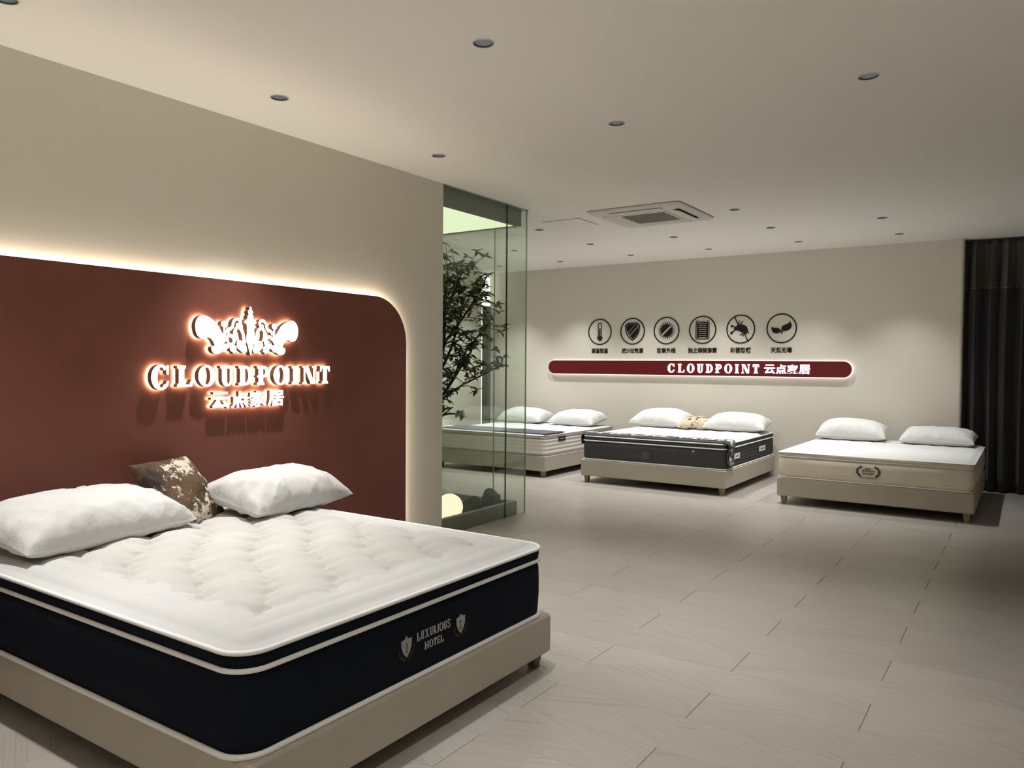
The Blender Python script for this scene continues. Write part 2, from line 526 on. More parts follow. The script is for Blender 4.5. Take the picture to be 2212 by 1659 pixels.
# floor: sub-floor slab with every plank laid on it
floor = struct('floor', box(XF - 0.2, X1R + 0.1, Y0R - 0.1, 10.7, -0.06, -0.004), 'subfloor', origin=(-2, 4, -0.06))
def plank_geo(L):
    g, c = 0.0011, 0.0012
    x0, x1, y0, y1 = -L / 2 + g, L / 2 - g, -PW_ / 2 + .0002, PW_ / 2 - .0002
    lo = [(x0, y0, -.004), (x1, y0, -.004), (x1, y1, -.004), (x0, y1, -.004)]
    mi = [(x, y, -c) for x, y, _ in lo]
    hi = [(x0 + c, y0 + c * .3, 0), (x1 - c, y0 + c * .3, 0), (x1 - c, y1 - c * .3, 0), (x0 + c, y1 - c * .3, 0)]
    return loft([lo, mi, hi], cap0=False)
spots = []
r0, r1 = math.floor((Y0R - PY0) / PW_), math.ceil((10.7 - PY0) / PW_)
for r in range(r0, r1):
    yc = PY0 + (r + .5) * PW_
    if yc + PW_ / 2 > 10.7: continue
    o = PX0 + (r % 2) * PL / 2
    c0, c1 = math.floor((XF - o) / PL), math.ceil((X1R - o) / PL)
    for c in range(c0, c1):
        xc = o + (c + .5) * PL
        if xc + PL / 2 > X1R + .5 or xc - PL / 2 < XF - 0.9: continue
        if xc < XW - 0.75 and yc < 6.0: continue
        v = Vector((xc, yc, -CAMH))
        z = v.dot(_F)
        inview = z > 0.3 and abs(v.dot(_R) / z) < 0.95 and abs(v.dot(_U) / z) < 0.85
        spots.append((not inview, v.length, xc, yc))
spots.sort()
pm0 = None
for k, (_, _, x, y) in enumerate(spots[:300]):
    if pm0 is None:
        p = mk('plank', plank_geo(PL), 'plank', floor, local=True)
        pm0 = p
    else:
        p = pm0.copy(); COL.objects.link(p); p.parent = floor
    p.location = Vector((x, y, 0)) - floor.location
rest = [shift(plank_geo(PL), x, y, 0) for _, _, x, y in spots[300:]]
if rest:
    pf = mk('plank_field', join(*rest), 'plank', floor)
    pf['kind'] = 'stuff'

# far window slit with a grey roller blind in the corner of the back room
w1 = struct('window_1', box(XF, XF + 0.012, 9.99, 10.20, 0.0, 2.86), 'slit', origin=(XF, 10.1, 0))
mk('roller_blind', box(XF + 0.016, XF + 0.03, 9.985, 10.205, 0.0, 2.36), 'blind', w1)

# ------------------------------------------------------------------ downlights
def downlight(x, y, label, pw, aim):
    t = thing('downlight', label, 'downlight', (x, y, H), 'recessed ceiling downlights')
    n = 28
    mk('trim_ring', lathe([(0.0455, H + 0.004), (0.0455, H - 0.001), (0.0475, H - 0.004), (0.0515, H - 0.0035), (0.0525, H - 0.0005)], x, y, n, False, False), 'trim_white', t, True)
    mk('inner_rim', lathe([(0.0428, H + 0.006), (0.0425, H - 0.0022), (0.0458, H - 0.0022), (0.0458, H + 0.006)], x, y, n, False, False), 'cup_rim', t, True)
    mk('reflector_cup', lathe([(0.0428, H + 0.004), (0.041, H + 0.03), (0.036, H + 0.055), (0.026, H + 0.07)], x, y, n, False, True), 'cup', t, True, auto=50)
    mk('lens', lathe([(0.022, H + 0.066), (0.02, H + 0.060), (0.0, H + 0.058)], x, y, 16, True, False), 'lens', t, True)
    ld = bpy.data.lights.new('spot', 'SPOT')
    ld.energy = SPOT_W * pw * (0.58 if y > 7 else 0.86)
    ld.color = SPOT_COL
    ld.spot_size = math.radians(86 if y > 7 else 66)     # flood optics in the rear rows
    ld.spot_blend = 1.0
    ld.shadow_soft_size = 0.032
    lo = bpy.data.objects.new('spot_lamp', ld)
    COL.objects.link(lo)
    lo.parent = t
    lo.location = (0, 0, -0.012)
    lo.rotation_euler = (0, math.radians(-aim), 0)
for a in DL: downlight(*a)

# ------------------------------------------------------------------ flat glyph kit: pieces in (u, v), extruded along w
def ell(cx, cy, rx, ry, a0, a1, n=24):
    return [(cx + rx * math.cos(math.radians(a0 + (a1 - a0) * k / n)), cy + ry * math.sin(math.radians(a0 + (a1 - a0) * k / n))) for k in range(n + 1)]

def strip(out, inn): return ('strip', out, inn)
def poly(*p): return ('poly', list(p))
def rect(a, b, c, d): return poly((a, c), (b, c), (b, d), (a, d))
def ring(cx, cy, rx, ry, ix, iy, a0=0, a1=360, n=32): return strip(ell(cx, cy, rx, ry, a0, a1, n), ell(cx, cy, ix, iy, a0, a1, n))

def smooth_path(P, k=6):
    out = []
    for i in range(len(P) - 1):
        p0, p1, p2, p3 = P[max(i - 1, 0)], P[i], P[i + 1], P[min(i + 2, len(P) - 1)]
        for s in range(k):
            t = s / k
            out.append(tuple(.5 * (2 * p1[d] + (p2[d] - p0[d]) * t + (2 * p0[d] - 5 * p1[d] + 4 * p2[d] - p3[d]) * t * t + (3 * p1[d] - p0[d] - 3 * p2[d] + p3[d]) * t ** 3) for d in range(len(p1))))
    out.append(tuple(P[-1]))
    return out

def stroke(P, w, smooth=True, w1=None, k=6):
    """stroke of width w (or tapering w -> w1) along a 2D path"""
    Q = smooth_path(P, k) if smooth and len(P) > 2 else [tuple(p) for p in P]
    A, B = [], []
    n = len(Q)
    for i in range(n):
        a, c = Q[max(i - 1, 0)], Q[min(i + 1, n - 1)]
        dx, dy = c[0] - a[0], c[1] - a[1]
        l = math.hypot(dx, dy) or 1
        ww = w if w1 is None else w + (w1 - w) * i / (n - 1)
        A.append((Q[i][0] - dy / l * ww / 2, Q[i][1] + dx / l * ww / 2))
        B.append((Q[i][0] + dy / l * ww / 2, Q[i][1] - dx / l * ww / 2))
    return strip(A, B)

def closed_smooth(P, k=4):
    n = len(P)
    out = []
    for i in range(n):
        p0, p1, p2, p3 = P[i - 1], P[i], P[(i + 1) % n], P[(i + 2) % n]
        for s in range(k):
            t = s / k
            out.append(tuple(.5 * (2 * p1[d] + (p2[d] - p0[d]) * t + (2 * p0[d] - 5 * p1[d] + 4 * p2[d] - p3[d]) * t * t + (3 * p1[d] - p0[d] - 3 * p2[d] + p3[d]) * t ** 3) for d in (0, 1)))
    return ('poly', out)

def area(P): return sum(P[i - 1][0] * P[i][1] - P[i][0] * P[i - 1][1] for i in range(len(P)))

def solid(pieces, fn, w0, w1):
    """extrude; returns verts, faces, per-face index 0 front / 1 side / 2 back; fn maps (u, v, w) to world"""
    V, F, K = [], [], []
    def add(q, k): F.append(tuple(q)); K.append(k)
    for p in pieces:
        o = len(V)
        if p[0] == 'poly':
            P = p[1]
            if area(P) < 0: P = P[::-1]
            n = len(P)
            V += [fn(u, v, w0) for u, v in P] + [fn(u, v, w1) for u, v in P]
            add([o + n + i for i in range(n)], 0)
            add([o + n - 1 - i for i in range(n)], 2)
            for i in range(n):
                j = (i + 1) % n
                add([o + i, o + j, o + n + j, o + n + i], 1)
        else:
            A, B = p[1], p[2]
            n = len(A)
            V += [fn(u, v, w0) for u, v in A] + [fn(u, v, w0) for u, v in B] + [fn(u, v, w1) for u, v in A] + [fn(u, v, w1) for u, v in B]
            q = [A[0], A[1], B[1], B[0]]
            rev = area(q) < 0
            def ad(l, k): add(l[::-1] if rev else l, k)
            for i in range(n - 1):
                j = i + 1
                ad([o + 2 * n + i, o + 2 * n + j, o + 3 * n + j, o + 3 * n + i], 0)
                ad([o + i, o + n + i, o + n + j, o + j], 2)
                ad([o + i, o + j, o + 2 * n + j, o + 2 * n + i], 1)
                ad([o + n + j, o + n + i, o + 3 * n + i, o + 3 * n + j], 1)
            ad([o + n, o, o + 2 * n, o + 3 * n], 1)
            ad([o + n - 1, o + 2 * n - 1, o + 4 * n - 1, o + 3 * n - 1], 1)
    return V, F, K

def glyph(ch, T=.25, t=.10, s=.10, e=.08):
    """serif capitals of height 1; T thick stroke, t thin stroke, s serif height, e serif overhang. returns pieces, width"""
    def stem(a, b, top=True, bot=True):
        P = [rect(a, b, 0, 1)]
        if bot: P.append(poly((a - e, 0), (b + e, 0), (b + e, s), (b, s * 1.7), (a, s * 1.7), (a - e, s)))
        if top: P.append(poly((a - e, 1), (a - e, 1 - s), (a, 1 - s * 1.7), (b, 1 - s * 1.7), (b + e, 1 - s), (b + e, 1)))
        return P
    a, b = e, e + T
    if ch == 'I': return stem(a, b), b + e
    if ch == 'L': return stem(a, b) + [poly((a, 0), (b + .38, 0), (b + .42, .33), (b + .35, .33), (b + .24, s), (a, s))], b + .42
    if ch == 'T':
        w = .42 + T
        c = w / 2
        return stem(c - T / 2, c + T / 2, top=False) + [poly((0.02, 1), (w - .02, 1), (w, .68), (w - .07, .68), (w - .17, 1 - s), (.17, 1 - s), (.07, .68), (0, .68))], w
    if ch == 'O': return [ring(.30 + T / 2, .5, .30 + T / 2, .53, .30 - T / 2, .53 - t)], .6 + T
    if ch == 'C':
        c = .30 + T / 2
        o, i = ell(c, .5, c, .53, 48, 312, 30), ell(c + .02, .5, .30 - T / 2, .53 - t, 40, 320, 30)
        return [strip(o, i), poly((c + .16, .93), (c + .24, .86), (c + .27, .62), (c + .35, .62), (c + .35, 1.0), (c + .27, 1.0), (c + .24, .95)),
                poly((c + .10, .02), (c + .22, .04), (c + .33, .16), (c + .37, .34), (c + .29, .36), (c + .2, .17), (c + .08, .10))], .66 + T
    if ch == 'U':
        r = b + .30
        tt = max(t, T * .55)
        return [rect(a, b, .3, 1), rect(r - tt, r, .3, 1),
                poly((a - e, 1), (a - e, 1 - s), (a, 1 - s * 1.7), (b, 1 - s * 1.7), (b + e, 1 - s), (b + e, 1)),
                poly((r - tt - e, 1), (r - tt - e, 1 - s), (r - tt, 1 - s * 1.7), (r, 1 - s * 1.7), (r + e, 1 - s), (r + e, 1)),
                strip(ell((a + r) / 2, .32, (r - a) / 2, .35, 180, 360, 20), ell((b + r - tt) / 2, .32, (r - tt - b) / 2, .35 - t, 180, 360, 20))], r + e
    if ch == 'D': return stem(a, b) + [strip(ell(b, .5, .20 + T * .9, .5, 90, -90), ell(b, .5, .20, .5 - t, 90, -90))], b + .2 + T * .9
    if ch == 'P': return stem(a, b) + [strip(ell(b, .70, .16 + T * .8, .30, 90, -90), ell(b, .70, .14, .30 - t, 90, -90)), rect(a - e * .9, a, .40, .40 + s)], b + .16 + T * .8
    if ch == 'R': return stem(a, b) + [strip(ell(b, .74, .16 + T * .8, .26, 90, -90), ell(b, .74, .15, .26 - t, 90, -90)), poly((b, .50), (b + .14, .50), (b + .42, 0), (b + .42 - T * 1.1, 0)), rect(b + .36 - T, b + .48, 0, s)], b + .46
    if ch == 'N':
        r = a + t + .62
        return [rect(a, a + t, 0, 1), rect(r - t, r, 0, 1), poly((a, 1), (a + T * 1.05, 1), (r, 0), (r - T * 1.05, 0)),
                poly((a - e, 0), (a + t + e, 0), (a + t + e, s), (a - e, s)), rect(a - e, a + t, 1 - s, 1), rect(r - t - e, r + e, 1 - s, 1)], r + e
    if ch == 'H':
        r = b + .38
        return stem(a, b) + stem(r, r + T) + [rect(b, r, .5 - t / 2, .5 + t / 2)], r + T + e
    if ch == 'E': return stem(a, b) + [rect(b, b + .34, 0, t), rect(b, b + .34, 1 - t, 1), rect(b, b + .24, .5 - t / 2, .5 + t / 2), rect(b + .30, b + .34, 0, .24), rect(b + .28, b + .32, .78, 1), rect(b + .2, b + .24, .4, .6)], b + .36
    if ch == 'X':
        return [poly((.08, 1), (.08 + T * 1.3, 1), (.72, 0), (.72 - T * 1.3, 0)), poly((.60, 1), (.60 + t, 1), (.14 + t, 0), (.14, 0)),
                rect(0, .34, 1 - s, 1), rect(.5, .78, 1 - s, 1), rect(.02, .3, 0, s), rect(.44, .8, 0, s)], .8
    if ch == 'S':
        return [stroke([(.55, .76), (.46, .94), (.28, .985), (.12, .88), (.11, .70), (.28, .56), (.46, .43), (.52, .25), (.42, .06), (.24, .015), (.08, .12), (.03, .27)], T * .85)], .62
    return [], .3

def word_layout(word, height, gap, **k):
    x, out = 0.0, []
    for ch in word:
        P, w = glyph(ch, **k)
        out.append((ch, P, x))
        x += w + gap
    tot = x - gap
    return out, tot

def place(P, sx, sy, du, dv):
    f = lambda q: [(du + u * sx, dv + v * sy) for u, v in q]
    return [('poly', f(p[1])) if p[0] == 'poly' else ('strip', f(p[1]), f(p[2])) for p in P]

# text through the built-in font (Chinese characters, small captions)
def text_pieces_mesh(body, offset=0.0):
    cu = bpy.data.curves.new('tmp', 'FONT')
    cu.body = body
    cu.extrude = 0.5
    cu.offset = offset
    cu.resolution_u = 3
    o = bpy.data.objects.new('tmp', cu)
    COL.objects.link(o)
    bpy.context.view_layer.update()
    dg = bpy.context.evaluated_depsgraph_get()
    ev = o.evaluated_get(dg)
    me = ev.to_mesh()
    V = [tuple(v.co) for v in me.vertices]
    F = [tuple(p.vertices) for p in me.polygons]
    Nz = [p.normal.z for p in me.polygons]
    ev.to_mesh_clear()
    bpy.data.objects.remove(o)
    bpy.data.curves.remove(cu)
    return V, F, Nz

def text_fit(body, fn, u0, u1, v0, v1, w0, w1, offset=0.0):
    """characters scaled into the rectangle u0..u1 x v0..v1; returns verts, faces, kinds"""
    V, F, Nz = text_pieces_mesh(body, offset)
    xs = [v[0] for v in V]; ys = [v[1] for v in V]
    a, b, c, d = min(xs), max(xs), min(ys), max(ys)
    W = [fn(u0 + (x - a) / (b - a) * (u1 - u0), v0 + (y - c) / (d - c) * (v1 - v0), w0 + (z + .5) * (w1 - w0)) for x, y, z in V]
    K = [0 if n > .5 else (2 if n < -.5 else 1) for n in Nz]
    return W, F, K

def on_left(x):                        # u = y, v = z, w out of the wall
    return lambda u, v, w: (x + w, u, v)
def on_back(y):                        # u = x, v = z, w out of the wall
    return lambda u, v, w: (u, y - w, v)

# ------------------------------------------------------------------ red backdrop panel with hidden light strip
PX = XW + 0.055                         # front face of the panel
def panel_loop(x, y0, y1, z0, z1, r, n=14):
    P = [(x, y1, z0)]
    P += [(x, y1 - r + r * math.cos(math.radians(a)), z1 - r + r * math.sin(math.radians(a))) for a in [90 * k / n for k in range(n + 1)]]
    P += [(x, y0 + r + r * math.cos(math.radians(a)), z1 - r + r * math.sin(math.radians(a))) for a in [90 + 90 * k / n for k in range(n + 1)]]
    P += [(x, y0, z0)]
    return P
pt = thing('backdrop_panel', 'dark red round-cornered wall panel glowing along its top edge', 'wall panel', (XW, 2.25, 0))
mk('board', loft([panel_loop(PX - 0.018, 0.075, 4.425, 0, 1.917, 0.335), panel_loop(PX - 0.002, 0.075, 4.425, 0, 1.917, 0.335), panel_loop(PX, 0.077, 4.423, 0, 1.915, 0.333)]), 'red_panel', pt)
mk('batten', join(box(XW, PX - 0.018, 0.4, 0.5, 0.1, 1.6), box(XW, PX - 0.018, 4.0, 4.1, 0.1, 1.5), box(XW, PX - 0.018, 2.2, 2.3, 0.1, 1.6)), 'wall', pt)
lp = panel_loop(XW + 0.016, 0.097, 4.403, 0.05, 1.895, 0.318)
mk('light_strip', tube(lp, 0.006, False, 6), 'led', pt)

# ------------------------------------------------------------------ lit sign on the panel: crest, letters, Chinese characters
SM = ['sign_front', 'sign_side', 'sign_back']
LF = on_left(PX)
sg = thing('letter_sign', 'glowing white CLOUDPOINT letters on the dark red panel', 'sign', (PX, 2.97, 1.28))
lay, tot = word_layout('CLOUDPOINT', 1, .26)
W_TOT = 3.605 - 2.338
sx = W_TOT / tot
for i, (ch, P, x) in enumerate(lay):
    big = 1.12 if i == 0 else 1.0
    zb = 1.2905 - (0.012 if i == 0 else 0)
    V, F, K = solid(place(P, sx, .117 * big, 2.338 + x * sx, zb), LF, 0.014, 0.05)
    mk('letter', (V, F), SM, sg, mats=K)
cs = thing('chinese_sign', 'glowing white Chinese characters 云点家居 under the large lit letters', 'sign', (PX, 2.97, 1.155))
for i, ch in enumerate('云点家居'):
    a = 2.706 + i * 0.1325
    V, F, K = text_fit(ch, LF, a, a + 0.124, 1.157, 1.255, 0.014, 0.042, 0.022)
    mk('character', (V, F), SM, cs, mats=K)

cr = thing('crest_emblem', 'glowing white ornate scrollwork crest above the lit letters', 'emblem', (PX, 2.968, 1.47))
def crest_xy(zx, zy):                   # left-half tracing, offsets from the crest centre
    return ((zx - 1165) * (0.000372 if zx < 1165 else 0.00044), 0.1857 - zy * 0.000349 + (zx - 1165) * (0.0000125))
def both(P):
    L = [crest_xy(*p) for p in P]
    return L, [(-u, v) for u, v in L]
def crest_part(name, makers, depth=0.05):
    pcs = [(k[0], [(2.968 + u, 1.615 + v) for u, v in k[1]]) + (([(2.968 + u, 1.615 + v) for u, v in k[2]],) if k[0] == 'strip' else ()) for k in makers]
    V, F, K = solid(pcs, LF, 0.014, depth)
    mk(name, (V, F), SM, cr, mats=K)
wing = [(180, 470), (190, 380), (230, 310), (290, 275), (350, 280), (430, 312), (510, 368), (565, 425), (610, 500), (655, 570), (700, 640), (690, 720), (600, 760), (530, 770), (505, 745), (488, 700), (440, 645), (385, 632), (320, 652), (260, 640), (205, 580)]
for q in both(wing): crest_part('wing', [closed_smooth(q)])
ball = [(680 + 52 * math.cos(a), 410 + 52 * math.sin(a)) for a in [math.pi * k / 8 for k in range(16)]]
for q in both(ball): crest_part('bead', [('poly', q)])
for q in both([(672, 450), (694, 450), (712, 620), (668, 620)]): crest_part('bead_stem', [('poly', q)])
foot = [(455, 815), (480, 780), (560, 770), (650, 755), (740, 740), (790, 790), (740, 820), (700, 860), (650, 868), (600, 898), (540, 908), (480, 880)]
for q in both(foot): crest_part('foot_scroll', [closed_smooth(q)])
for q in both([(720, 560), (750, 500), (800, 492), (838, 445), (852, 378), (895, 332), (945, 330), (978, 372), (962, 412), (930, 420), (905, 405)]): crest_part('upper_scroll', [stroke(q, 0.017)])
for q in both([(905, 690), (880, 620), (880, 530), (915, 470), (960, 465), (1010, 520), (1040, 610), (1060, 740)]): crest_part('middle_scroll', [stroke(q, 0.02)])
for q in both([(690, 660), (780, 600), (850, 640), (860, 720), (800, 760), (740, 730)]): crest_part('side_scroll', [stroke(q, 0.019)])
for q in both([(925, 700), (1000, 690), (1060, 730), (1095, 800), (1105, 870), (1070, 902), (1030, 895), (970, 850), (915, 790)]): crest_part('lower_leaf', [closed_smooth(q)])
for q in both([(800, 780), (860, 760), (905, 800), (900, 845), (920, 870), (880, 880), (862, 910), (835, 880), (800, 860), (790, 820)]): crest_part('flower', [closed_smooth(q)])
half = [(1165, 105), (1145, 120), (1150, 150), (1125, 180), (1120, 205), (1135, 240), (1110, 262), (1110, 310), (1062, 352), (1040, 375), (1080, 395), (1100, 440), (1095, 560), (1085, 700), (1120, 790), (1140, 870), (1165, 945)]
hl = [crest_xy(*p) for p in half]
crest_part('centre_spire', [('poly', hl + [(-u, v) for u, v in hl[-2:0:-1]])], 0.055)

# ------------------------------------------------------------------ back wall: red light bar and pictograms
BF = on_back(YB)
bar = thing('light_bar_sign', 'long dark red pill-shaped sign bar with glowing rim on back wall', 'sign', (-3.99, YB, 1.28))
def pill(u0, u1, v0, v1, n=12):
    r = (v1 - v0) / 2
    c = (v0 + v1) / 2
    return [(u1 - r + r * math.cos(math.radians(a)), c + r * math.sin(math.radians(a))) for a in [-90 + 180 * k / n for k in range(n + 1)]] + \
           [(u0 + r + r * math.cos(math.radians(a)), c + r * math.sin(math.radians(a))) for a in [90 + 180 * k / n for k in range(n + 1)]]
V, F, K = solid([('poly', pill(-6.178, -1.806, 1.280, 1.500))], BF, 0.012, 0.034)
mk('glow_rim', (V, F), 'bar_rim', bar)
V, F, K = solid([('poly', pill(-6.169, -1.815, 1.289, 1.491))], BF, 0.034, 0.052)
mk('plate', (V, F), 'bar_red', bar)
lay, tot = word_layout('CLOUDPOINT', 1, .30)
sx = (4.212 - 2.943) / tot
for ch, P, x in lay:
    V, F, K = solid(place(P, sx, .122, -4.212 + x * sx, 1.327), BF, 0.052, 0.062)
    mk('letter', (V, F), 'bar_front', bar)
for i, ch in enumerate('云点家居'):
    a = -2.876 + i * 0.145
    V, F, K = text_fit(ch, BF, a, a + 0.137, 1.325, 1.447, 0.052, 0.062, 0.026)
    mk('character', (V, F), 'bar_front', bar)

IC = [(-5.311, 'thermometer', '调温恒温'), (-4.782, 'shield', '减少过敏源'), (-4.260, 'sun', '防紫外线'), (-3.735, 'spring coil', '独立袋装弹簧'), (-3.210, 'crossed-out mite', '抑菌防螨'), (-2.678, 'two-leaf', '天然无毒')]
IZ, IR = 1.915, 0.193
def icon_pieces(kind):
    P = []
    if kind == 'thermometer':
        P += [stroke([(-.026, -.06), (-.026, .105)], .010, False), stroke([(.026, -.06), (.026, .105)], .010, False), ring(0, .105, .031, .031, .021, .021, 0, 180, 12),
              ring(0, -.088, .044, .046, .034, .036, 130, 410, 20), stroke([(0, -.07), (0, .05)], .017, False), ('poly', ell(0, -.088, .027, .028, 0, 360, 18)[:-1])]
    elif kind == 'shield':
        out = [(-.118, .085), (-.07, .125), (.07, .125), (.118, .085), (.112, .0), (.085, -.06), (.04, -.11), (0, -.135), (-.04, -.11), (-.085, -.06), (-.112, .0)]
        inn = [(u * .88, v * .88) for u, v in out]
        P.append(strip(out + out[:1], inn + inn[:1]))
        P += [poly((-.095, .066), (-.055, .104), (.045, .104), (-.075, -.018), (-.09, .02)),
              poly((.058, .104), (.085, .078), (-.05, -.058), (-.068, -.03)), poly((.094, .068), (.092, .0), (.065, -.05), (.03, -.09), (0, -.108), (-.04, -.070))]
    elif kind == 'sun':
        c = [(.088 * math.cos(math.radians(a)), .088 * math.sin(math.radians(a))) for a in range(52, 52 + 171, 9)]
        P.append(('poly', c))
        P.append(('poly', [(-u, -v) for u, v in c]))
        for k in range(22):
            a = 2 * math.pi * k / 22
            d = .075
            P.append(poly((.094 * math.cos(a - d), .094 * math.sin(a - d)), (.094 * math.cos(a + d), .094 * math.sin(a + d)), (.127 * math.cos(a), .127 * math.sin(a))))
    elif kind == 'spring coil':
        P += [stroke([(-.06, .13), (-.085, .115), (-.092, .08), (-.092, -.10), (-.075, -.122), (.075, -.122), (.092, -.10), (.092, .08), (.085, .115), (.06, .13)], .010, True, None, 3)]
        for k in range(8):
            z = .098 - k * .028
            P.append(stroke([(-.074, z - .002), (0, z + .009), (.074, z - .002)], .015, True, None, 4))
        for k in range(7):
            z = .084 - k * .028
            P.append(stroke([(-.074, z), (0, z - .012), (.074, z)], .008, True, None, 4))
        P += [rect(-.078, -.068, -.105, .10), rect(.068, .078, -.105, .10)]
    elif kind == 'crossed-out mite':
        P += [closed_smooth([(-.055, .045), (-.02, .065), (.03, .06), (.075, .035), (.095, -.005), (.095, -.04), (.07, -.06), (.035, -.05), (.0, -.035), (-.03, -.02), (-.055, -.018), (-.08, -.01), (-.09, .012), (-.075, .03)]),
              stroke([(-.085, .17), (-.035, .06)], .012, False), stroke([(.05, -.05), (.098, -.165)], .012, False),
              stroke([(-.06, .02), (-.10, .04), (-.135, .045)], .010), stroke([(-.10, .04), (-.13, .025)], .008, False), stroke([(-.09, .035), (-.125, .06)], .008, False),
              stroke([(-.08, -.01), (-.11, -.04), (-.14, -.06)], .014), stroke([(-.11, -.04), (-.118, -.07)], .009, False), stroke([(-.10, -.03), (-.135, -.035)], .008, False),
              stroke([(-.03, .05), (-.03, .08), (-.015, .115)], .010), stroke([(-.005, .06), (.005, .08), (.03, .10)], .010),
              stroke([(.03, -.05), (.01, -.07), (-.01, -.078)], .010), stroke([(.05, -.06), (.035, -.08), (.03, -.095)], .010), stroke([(.09, -.03), (.105, -.05), (.11, -.06)], .010), stroke([(.075, -.055), (.082, -.07)], .010, False)]
    else:
        P += [closed_smooth([(-.128, .025), (-.11, .01), (-.06, .008), (-.03, -.004), (-.008, -.035), (-.03, -.055), (-.07, -.065), (-.105, -.05), (-.125, -.015)]),
              closed_smooth([(.105, .088), (.09, .066), (.04, .045), (.005, .02), (-.002, -.022), (.02, -.036), (.07, -.03), (.11, -.008), (.126, .03), (.118, .065)]),
              poly((-.012, -.045), (.012, -.03), (.002, -.075)), stroke([(0, -.06), (.01, -.04)], .01, False)]
    return P
for x, kind, cap in IC:
    t = thing('wall_pictogram', f'black round {kind} pictogram with Chinese caption on back wall', 'pictogram', (x, YB, 1.6), 'round black pictograms above the light bar')
    fnx = lambda u, v, w, x=x: BF(u + x, v + IZ, w)
    V, F, K = solid([ring(0, 0, IR, IR, IR - .015, IR - .015, 0, 360, 40)], fnx, 0.0, 0.008)
    mk('circle', (V, F), 'black_vinyl', t)
    V, F, K = solid(icon_pieces(kind), fnx, 0.0, 0.008)
    mk('symbol', (V, F), 'black_vinyl', t)
    wcap = 0.068 * len(cap)
    V, F, K = text_fit(cap, BF, x - wcap / 2, x + wcap / 2, 1.598, 1.672, 0.0, 0.006, 0.02)
    mk('caption', (V, F), 'black_vinyl', t)

# ------------------------------------------------------------------ ceiling air conditioner and hatch
ac = thing('ceiling_air_conditioner', 'square white cassette air conditioner set in the ceiling', 'air conditioner', (-3.10, 7.03, H - 0.03))
ax0, ax1, ay0, ay1 = -3.575, -2.63, 6.555, 7.50
def sq(m, z, r): return rr(ax0 + m, ax1 - m, ay0 + m, ay1 - m, r, z, 5)
mk('frame', loft([sq(0, H, .06), sq(0, H - .012, .06), sq(.012, H - .022, .055), sq(.12, H - .030, .05), sq(.205, H - .034, .03), sq(.21, H - .034, .03), sq(.212, H - .026, .028)], False, False), 'ac', ac, True, auto=35)
mk('shadow_gap', loft([sq(-.006, H - .0005, .062), sq(.004, H - .003, .06)], False, False), 'ac_dark', ac)
cx, cy = (ax0 + ax1) / 2, (ay0 + ay1) / 2
mk('grille_frame', loft([sq(.216, H - .030, .03), sq(.218, H - .036, .028), sq(.245, H - .036, .01), sq(.25, H - .028, .008)], False, False), 'ac', ac)
mk('grille_backing', box(ax0 + .2, ax1 - .2, ay0 + .2, ay1 - .2, H - .026, H - .024), 'ac_dark', ac)
for k in range(15):
    y = ay0 + .262 + k * (ay1 - ay0 - .524) / 14
    mk('grille_slat', box(ax0 + .245, ax1 - .245, y - .012, y + .012, H - .034, H - .029), 'ac_grille', ac)
def flap(x0, x1, y0, y1, tilt):
    f = loft([rr(x0, x1, y0, y1, .012, H - .031, 3), rr(x0 + .004, x1 - .004, y0 + .004, y1 - .004, .01, H - .036, 3)])
    f = ([(x, y, z - tilt(x, y)) for x, y, z in f[0]], f[1])
    return f
L_ = .26
for nm, a in (('n', (cx - L_, cx + L_, ay0 + .085, ay0 + .165)), ('s', (cx - L_, cx + L_, ay1 - .165, ay1 - .085)), ('w', (ax0 + .085, ax0 + .165, cy - L_, cy + L_)), ('e', (ax1 - .165, ax1 - .085, cy - L_, cy + L_))):
    til = (lambda x, y: .012 if (y - cy) * 0 + x > ax1 - .12 else 0) if nm == 'e' else (lambda x, y: 0.0)
    fl = mk('louvre_flap', flap(*a, til), 'ac', ac, True, auto=35)
    b_ = (a[0] - .006, a[1] + .006, a[2] - .006, a[3] + .006)
    mk('flap_gap', loft([rr(*b_, .014, H - .0305, 3), rr(a[0] + .003, a[1] - .003, a[2] + .003, a[3] - .003, .01, H - .0312, 3)]), 'ac_dark', fl)
ht = thing('ceiling_hatch', 'thin square access hatch in the ceiling beside the air conditioner', 'hatch', (-4.0, 7.02, H))
mk('hatch_gap', box(-4.215, -3.785, 6.805, 7.225, H - .001, H + .004), 'ac_dark', ht)
mk('hatch_door', box(-4.208, -3.792, 6.812, 7.218, H - .0045, H - .001), 'ceiling', ht)

# ------------------------------------------------------------------ glass enclosure
XG = XW                                  # outer face of the front panes
gl = thing('glass_enclosure', 'floor-to-ceiling greenish glass enclosure holding the indoor tree', 'glass enclosure', (-4.5, 5.6, 0))
GT = 0.012
def pane(x0, x1, y0, y1): return mk('pane', box(x0, x1, y0, y1, 0.002, H - 0.004), 'glass', gl)
pane(XG - GT, XG, YE + 0.003, 5.860)
pane(XG - GT, XG, 5.866, YG)
pane(-4.382, XG - GT - .001, YG - GT, YG)
pane(-5.297, -4.388, YG - GT, YG)
mk('pane_joint', box(XG - GT, XG + .0005, 5.860, 5.866, 0.002, H - 0.004), 'silicone', gl)
mk('pane_joint', box(-4.388, -4.382, YG - GT, YG + .0005, 0.002, H - 0.004), 'glass_edge', gl)
mk('corner_joint', box(XG - GT - .001, XG - .001, YG - .0045, YG + .0005, 0.002, H - 0.004), 'glass_edge', gl)
mk('top_channel', join(box(XG - .02, XG + .006, YE, YG + .006, H - .008, H), box(-5.3, XG + .006, YG - .02, YG + .006, H - .008, H)), 'glass_edge', gl)
